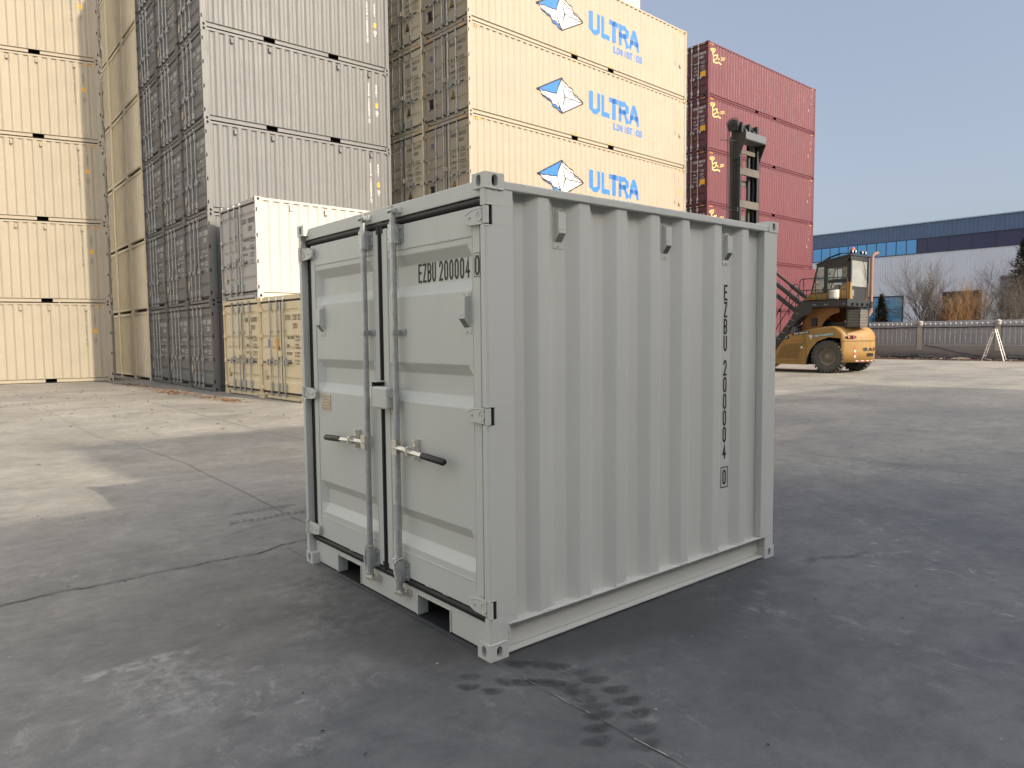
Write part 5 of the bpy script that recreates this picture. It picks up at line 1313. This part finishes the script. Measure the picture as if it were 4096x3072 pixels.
# cab
A_, B_, C_, D2, E_, F_ = (-.60, 2.82), (1.0, 2.82), (.94, 3.10), (.70, 4.17), (.33, 4.28), (-.60, 4.44)
cab = bpy.data.objects.new('cab', None); COL.objects.link(cab); cab.parent = tk
m = MB()
for x0, x1 in ((-.78, -.73), (.68, .73)):
    m.prism([(-.60, 2.82), (-.47, 2.82), (-.47, 4.25), (-.60, 4.44)], 'x', x0, x1)
    m.prism([F_, (-.60, 4.24), (.30, 4.12), (.66, 4.08), D2, E_], 'x', x0, x1)
    m.prism([(.28, 2.82), (.42, 2.82), (.42, 4.15), (.28, 4.15)], 'x', x0, x1)
    m.prism([(.90, 3.08), (.95, 3.08), (.71, 4.17), (.66, 4.15)], 'x', x0, x1)
    m.prism([(-.60, 3.44), (.40, 3.46), (.40, 3.58), (-.60, 3.56)], 'x', x0+.002, x1-.002)
    m.prism([(.28, 3.07), (.95, 3.07), (.95, 3.12), (.28, 3.12)], 'x', x0+.003, x1-.003)
    m.prism([(-.47, 4.06), (.28, 4.00), (.28, 4.15), (-.47, 4.28)], 'x', x0+.004, x1-.004)
m.box(-.73, .68, -.62, -.57, 4.28, 4.43); m.box(-.73, .68, -.62, -.57, 3.22, 3.30); m.box(-.78, -.68, -.621, -.57, 3.3, 4.43); m.box(.63, .73, -.621, -.57, 3.3, 4.43); m.box(-.73, .68, -.615, -.58, 2.82, 3.22)
m.box(-.72, .67, .90, .94, 3.05, 3.12); m.box(-.72, .67, .66, .70, 4.1, 4.17)
m.build('cab_frame', BLK, cab, bevel=.006)
m = MB(); v = [(x, a, b) for x in (-.80, .75) for a, b in ((-.63, 4.45), (.33, 4.29), (.74, 4.17), (.74, 4.22), (.34, 4.35), (-.63, 4.51))]
m.add(v, [(0, 1, 7, 6), (1, 2, 8, 7), (2, 3, 9, 8), (3, 4, 10, 9), (4, 5, 11, 10), (5, 0, 6, 11), (0, 5, 4, 1), (1, 4, 3, 2), (6, 7, 10, 11), (7, 8, 9, 10)]); m.build('roof', BLK, cab)
m = MB(); m.prism([(.30, 2.82), (1.22, 2.82), (.98, 3.07), (.30, 3.07)], 'x', -.79, -.77); m.prism([(.28, 2.82), (-.62, 2.82), (-.62, 3.46), (-.50, 3.46), (-.20, 3.15), (.28, 3.07)], 'x', -.79, -.775)
m.prism([(.30, 2.82), (1.22, 2.82), (.98, 3.07), (.30, 3.07)], 'x', .72, .74); m.prism([(.28, 2.82), (-.62, 2.82), (-.62, 3.46), (-.50, 3.46), (-.20, 3.15), (.28, 3.07)], 'x', .725, .74); m.box(-.79, .74, .98, 1.0, 2.82, 3.07)
for s_x in (-1, 1):
    a, b_ = (-.79, -.66) if s_x < 0 else (.61, .74); q = -.06 if s_x < 0 else .06
    m.add([(a, -.622, 3.46), (b_, -.622, 3.40), (b_-q*.0, -.622, 3.2), (b_+q*-1.4, -.622, 2.76), (a-q*1.0, -.622, 2.76), (a, -.60, 3.46), (a, -.60, 2.82)], [(0, 1, 2, 3, 4), (0, 4, 6, 5)])
m.build('cab_lower_panel', YELP, cab)
m = MB(); m.box(-.68, -.50, -.625, -.615, 2.92, 3.16); m.build('small_rear_window', flat('grey_green_pane', (.18, .20, .17), .2), cab)
for nm, q in (('windscreen', [(-.72, .92, 3.12), (.67, .92, 3.12), (.67, .70, 4.08), (-.72, .70, 4.08)]), ('rear_window', [(-.68, -.60, 3.30), (.63, -.60, 3.30), (.63, -.60, 4.28), (-.68, -.60, 4.28)])):
    g = MB(); g.quad(*q); g.build(nm, CABGL, cab)
for X in (-.755, .705):
    for q in ([(.42, 3.12), (.90, 3.12), (.68, 4.10), (.42, 4.12)], [(-.47, 3.58), (.28, 3.58), (.28, 4.02), (-.47, 4.08)], [(-.30, 3.20), (.28, 3.10), (.28, 3.46), (-.47, 3.46)]):
        g = MB(); g.add([(X, a, b) for a, b in q], [(0, 1, 2, 3)]); g.build('side_window', CABGL2, cab)
m = MB()
for a in (-.40, .20): m.box(-.762, -.756, a, a+.035, 3.76, 3.86)
m.box(-.762, -.756, -.11, -.09, 3.58, 4.05); m.build('window_catch', BLK, cab)
m = MB(); m.tube([(.18, -.64, 4.34), (.22, -.66, 4.1), (.42, -.64, 3.72)], .010, 6); m.tube([(.33, -.645, 3.98), (.45, -.64, 3.62)], .014, 6); m.build('wiper', BLK, cab)
m = MB(); m.box(-.28, .22, -.40, .10, 3.12, 3.26); m.prism([(-.42, 3.2), (-.30, 3.2), (-.36, 3.85), (-.47, 3.85)], 'x', -.26, .20); m.box(-.2, .14, -.3, .0, 2.83, 3.12); m.build('seat', flat('grey_seat', (.10, .105, .10), .8), cab, bevel=.02)
m = MB(); ring = [(-.02+.20*math.cos(t*.4488), .42+.06*math.sin(t*.4488)+.05, 3.42+.14*math.sin(t*.4488)) for t in range(15)]; m.tube(ring, .016, 6); m.tube([(-.02, .47, 3.42), (-.02, .66, 2.9)], .03, 8); m.box(-.35, -.22, .5, .7, 2.83, 3.35); m.build('steering_wheel', BLK, cab)
m = MB(); m.tube([(.69, -.74, 2.30), (.69, -.74, 2.7), (.69, -.74, 4.35), (.71, -.76, 4.50), (.80, -.80, 4.58), (.93, -.86, 4.62)], .065, 14, caps=True); m.tube([(.69, -.74, 2.45), (.66, -.70, 2.25), (.5, -.6, 2.15), (.2, -.5, 2.1)], .075, 12); m.build('exhaust_pipe', paint('rusty_exhaust', (.26, .15, .11), .6, .15, .5, (.12, .08, .06)), tk)
m = MB(); m.cyl((.69, -.74, 2.50), (.69, -.74, 2.74), .085, 14); m.box(.55, .80, -.78, -.60, 2.58, 2.66); m.build('exhaust_bracket', BLK, tk)
m = MB(); m.cyl((-.05, -.35, 4.48), (-.05, -.35, 4.66), .035, 10); m.cyl((-.05, -.35, 4.64), (-.05, -.35, 4.67), .075, 14); bs = m.build('beacon_base', BLK, cab)
m = MB(); m.lathe([(0, .065), (.08, .066), (.13, .05), (.15, 0)], (-.05, -.35, 4.67), 'z', 16); m.build('beacon', flat('orange_red_lens', (.75, .10, .05), .25), bs)
for (x_, y_) in ((-.60, -.52), (-.42, -.55), (.15, -.55), (.42, -.55)):
    m = MB(); m.cyl((x_, y_, 4.50), (x_, y_, 4.56), .015, 6); m.lathe([(-.08, .06), (-.06, .065), (.02, .05), (.05, .0)], (x_, y_, 4.61), 'y', 12); o = m.build('work_lamp', BLK, cab)
    g = MB(); g.lathe([(-.082, .055), (-.086, 0)], (x_, y_, 4.61), 'y', 12); g.build('lamp_glass', flat('lamp_glass', (.45, .45, .42), .2), o)
m = MB()
for j in range(4): m.tube([(-.74+.05*j, .55-.03*j, 4.28), (-.70+.05*j, .3, 4.44), (-.62+.06*j, -.1, 4.58), (-.5+.05*j, -.45, 4.56)], .013, 6)
m.tube([(-.78, .32, 4.30), (-.78, .30, 4.42)], .02, 6); m.build('roof_hose', BLK, cab)
# tilt cylinders
m = MB()
for X in (-.55, .55):
    m.tube([(X, 1.15, 2.46), (X, 2.5, 3.55), (X, 2.55, 3.59), (X, 4.25, 4.96)], .05, 10, radii=[.085, .085, .05, .05]); m.tube([(X, 1.35, 2.18), (X, 2.5, 3.09), (X, 2.55, 3.13), (X, 4.25, 4.47)], .05, 10, radii=[.085, .085, .05, .05])
m.build('tilt_cylinder', BLK, tk)
# mast
mast = bpy.data.objects.new('mast', None); COL.objects.link(mast); mast.parent = tk
YM = 4.2
for s in (-1, 1):
    m = MB(); x0 = s*.755
    m.box(x0, x0-s*.025, YM, YM+.34, .35, 9.45); m.box(x0, x0-s*.16, YM, YM+.025, .35, 9.45); m.box(x0, x0-s*.16, YM+.315, YM+.34, .35, 9.45)
    m.build('mast_upright', BLK, mast)
    m = MB(); x1 = s*.70
    m.box(x1, x1-s*.03, YM+.16, YM+.52, .35, 9.95); m.box(x1, x1-s*.13, YM+.50, YM+.52, .35, 9.95); m.box(x1, x1-s*.14, YM+.16, YM+.18, .35, 9.95); m.build('mast_upright', paint('black_grey_steel', (.05, .054, .058), .4, .1, .3, (.14, .13, .12)), mast)
    m = MB(); m.cyl((s*.38, YM+.30, .5), (s*.38, YM+.30, 9.3), .085, 14); m.build('lift_cylinder', BLK, mast)
for z0, z1, yy, th_ in ((8.30, 8.62, YM-.02, .10), (6.92, 7.24, YM-.02, .10), (5.2, 5.5, YM-.02, .1), (3.4, 3.7, YM-.02, .1), (9.22, 9.40, YM+.10, .06), (7.95, 8.20, YM+.35, .06), (6.45, 6.70, YM+.35, .06), (4.6, 4.8, YM+.35, .06)):
    m = MB(); m.box(-.74, .74, yy, yy+th_, z0, z1); m.build('crossbeam', GRIME, mast, bevel=.01)
for s in (-1, 1):
    m = MB(); m.prism([(YM, 9.0), (YM-.30, 9.72), (YM-.30, 10.02), (YM+.30, 10.02), (YM+.30, 8.9)], 'x', s*.80, s*.77); m.build('crosshead_cheek', BLK, mast)
m = MB(); m.box(-.77, .77, YM-.31, YM-.27, 9.70, 10.02); m.box(-.77, .77, YM-.31, YM+.28, 9.69, 9.72); m.box(-.77, .77, YM-.30, YM+.28, 10.0, 10.02); m.build('crosshead', paint('grey_steel', (.10, .11, .115), .45, .1, .3), mast)
m = MB(); m.box(-.75, .75, YM+.16, YM+.48, 10.18, 10.48); m.box(-.62, -.50, YM+.0, YM+.5, 9.95, 10.5); m.box(-.05, .08, YM+.0, YM+.5, 9.95, 10.5); m.box(.55, .68, YM+.0, YM+.5, 9.95, 10.5)
for x_ in (-.32, .32): m.cyl((x_-.09, YM+.12, 10.16), (x_+.09, YM+.12, 10.16), .15, 18)
m.build('mast_head', BLK, mast)
m = MB(); m.lathe([(-.05, .04), (-.05, .245), (-.035, .26), (-.035, .20), (.035, .20), (.035, .26), (.05, .245), (.05, .04)], (-.98, YM+.20, 10.32), 'x', 28)
for i in range(6): a = i*1.047; m.tube([(-1.04, YM+.20, 10.32), (-1.04, YM+.20+.24*math.cos(a), 10.32+.24*math.sin(a))], .012, 4)
m.tube([(-1.0, YM+.20+.31*math.cos(.2+t*.25), 10.32+.31*math.sin(.2+t*.25)) for t in range(14)], .016, 5); m.cyl((-1.05, YM+.2, 10.32), (-.74, YM+.2, 10.32), .04, 8); m.build('hose_reel', BLK, mast)
m = MB()
for x_, y_ in ((-1.00, YM+.42), (-.98, YM+.36)): m.tube([(x_, y_, 10.3), (x_, y_+.02, 8), (x_, y_, 4), (x_+.1, y_-.1, 1.5)], .018, 6)
for i in range(4): m.tube([(-.775, YM+.04+.05*i, 9.6), (-.775, YM+.05+.05*i, 6), (-.775, YM+.05+.05*i, 2)], .010, 5)
m.tube([(-.77, YM+.1, 9.5), (-.80, YM-.05, 9.0), (-.76, YM-.08, 8.65), (-.60, YM-.06, 8.55)], .010, 5)
m.tube([(.76, YM-.03, 9.2), (.82, YM-.06, 8.9), (.80, YM-.05, 8.6), (.6, YM-.04, 8.55)], .010, 5); m.tube([(.80, YM+.0, 8.5), (.80, YM, 6.0)], .006, 4)
for z_ in (8.72, 8.52, 7.30, 7.10): m.box(-.80, -.775, YM, YM+.22, z_, z_+.03)
m.tube([(-1.45, YM+.5, 9.72), (-.78, YM+.12, 9.70)], .02, 6); m.tube([(-1.35, YM+.45, 6.85), (-.85, YM+.2, 6.80), (-.78, YM+.1, 6.8)], .018, 6); m.box(-.86, -.775, YM+.02, YM+.16, 6.74, 6.90)
m.build('mast_hose', BLK, mast)
m = MB(); m.box(-.795, -.775, YM-.02, YM+.06, 9.20, 9.30); m.build('mast_plate', flat('cream_tag', (.5, .48, .42), .5), mast)
m = MB(); m.box(-1.1, 1.1, YM+.55, YM+.75, 1.6, 2.4); m.box(-3.0, 3.0, YM+.75, YM+1.0, 2.2, 2.45); m.build('spreader', BLK, mast)
# driver, dimly seen through the glass
def person(loc, rz, label):
    V = {'pel': (0, 0, 0), 'bel': (0, .03, .18), 'che': (0, .02, .38), 'nek': (0, .04, .53), 'chn': (0, .07, .60), 'hed': (0, .07, .72), 'top': (0, .05, .80),
         'shL': (-.19, .03, .47), 'elL': (-.24, .16, .24), 'wrL': (-.16, .40, .28), 'haL': (-.14, .46, .30), 'shR': (.19, .03, .47), 'elR': (.24, .16, .24), 'wrR': (.16, .40, .28), 'haR': (.14, .46, .30),
         'hpL': (-.10, .02, -.02), 'knL': (-.14, .44, .03), 'anL': (-.14, .50, -.36), 'toL': (-.14, .66, -.42), 'hpR': (.10, .02, -.02), 'knR': (.14, .44, .03), 'anR': (.14, .50, -.36), 'toR': (.14, .66, -.42)}
    r = dict(pel=.15, bel=.14, che=.16, nek=.06, chn=.075, hed=.095, top=.07, shL=.075, elL=.05, wrL=.035, haL=.04, shR=.075, elR=.05, wrR=.035, haR=.04, hpL=.095, knL=.07, anL=.05, toL=.045, hpR=.095, knR=.07, anR=.05, toR=.045)
    E = 'pel-bel bel-che che-nek nek-chn chn-hed hed-top che-shL shL-elL elL-wrL wrL-haL che-shR shR-elR elR-wrR wrR-haR pel-hpL hpL-knL knL-anL anL-toL pel-hpR hpR-knR knR-anR anR-toR'.split()
    ks = list(V); fing = []
    for s in ('L', 'R'):
        h = Vector(V['ha'+s])
        for i in range(5):
            sx_ = (-.028+.014*i) if i < 4 else (.034 if s == 'L' else -.034); a = 'f%s%da' % (s, i); b2 = 'f%s%db' % (s, i); ln = .055-.006*abs(i-1.5)
            V[a] = (h.x+sx_, h.y+.045, h.z+.008); V[b2] = (h.x+sx_, h.y+.045+ln*.6, h.z-.028); r[a] = .010; r[b2] = .008; E += ['ha%s-%s' % (s, a), a+'-'+b2]
    ks = list(V); me = bpy.data.meshes.new('person'); me.from_pydata([V[k] for k in ks], [tuple(ks.index(q) for q in e.split('-')) for e in E], [])
    o = bpy.data.objects.new('tmp', me); COL.objects.link(o); sk = o.modifiers.new('s', 'SKIN'); 
    for i, k in enumerate(ks): me.skin_vertices[0].data[i].radius = (r[k], r[k]*(.8 if k in ('pel', 'bel', 'che') else 1)); me.skin_vertices[0].data[i].use_root = (k == 'pel')
    su = o.modifiers.new('u', 'SUBSURF'); su.levels = 2; su.render_levels = 2
    bpy.context.view_layer.update(); dg = bpy.context.evaluated_depsgraph_get(); nm = bpy.data.meshes.new_from_object(o.evaluated_get(dg)); bpy.data.objects.remove(o)
    nm.materials.clear()
    for mm_ in (flat('skin', (.36, .22, .15), .6), flat('olive_jacket', (.13, .14, .115), .85), flat('dark_trousers', (.04, .045, .055), .85)): nm.materials.append(mm_)
    for p_ in nm.polygons:
        c = p_.center; p_.material_index = 0 if c.z > .54 or c.y > .40 and c.z > .15 else (2 if c.z < .08 else 1); p_.use_smooth = True
    root_ = bpy.data.objects.new('person', nm); COL.objects.link(root_); root_.location = loc; root_.rotation_euler = (0, 0, rz); tag(root_, label, 'person')
    hm = MB(); hm.lathe([(0, .112), (.04, .114), (.09, .095), (.13, .05), (.14, 0)], (0, .05, .70), 'z', 16); hm.box(-.07, .07, .12, .22, .705, .72); hm.build('cap', flat('dark_cap', (.04, .045, .06), .8), root_)
    hm = MB(); 
    for s in (-1, 1): hm.lathe([(0, .012), (.008, .009), (.012, 0)], (s*.035, .155, .685), 'y', 8)
    hm.build('eye', BLACKPL, root_)
    hm = MB(); hm.tube([(0, .158, .69), (0, .178, .655), (0, .155, .645)], .012, 6, radii=[.008, .014, .008]); hm.tube([(-.025, .150, .622), (0, .160, .618), (.025, .150, .622)], .005, 5)
    for s in (-1, 1): hm.lathe([(0, .02), (.012, .015), (.016, 0)], (s*.098, .06, .675), 'x', 8)
    hm.build('face_details', flat('skin', (.36, .22, .15), .6), root_)
person((25.97, 10.7-.17, 3.34), 0, 'driver in olive jacket and dark cap sitting inside the lift truck cab')
bk = thing('bucket', 'white bucket wrapped in coiled rope standing on the lift truck deck', 'bucket', (26-1.02, 10.7-.12, 2.812))
m = MB(); m.lathe([(0, 0), (0, .15), (.36, .17), (.36, .155), (.02, .14), (.02, 0)], (0, 0, 0), 'z', 20); m.build('pail', flat('white_plastic', (.72, .70, .64), .5), bk)
m = MB()
for i in range(11):
    zz = .05+.027*i; rr_ = .165+.002*(i % 3); m.tube([(rr_*math.cos(t*.45), rr_*math.sin(t*.45), zz+.002*t) for t in range(15)], .012, 5)
m.build('rope', ROPE, bk)
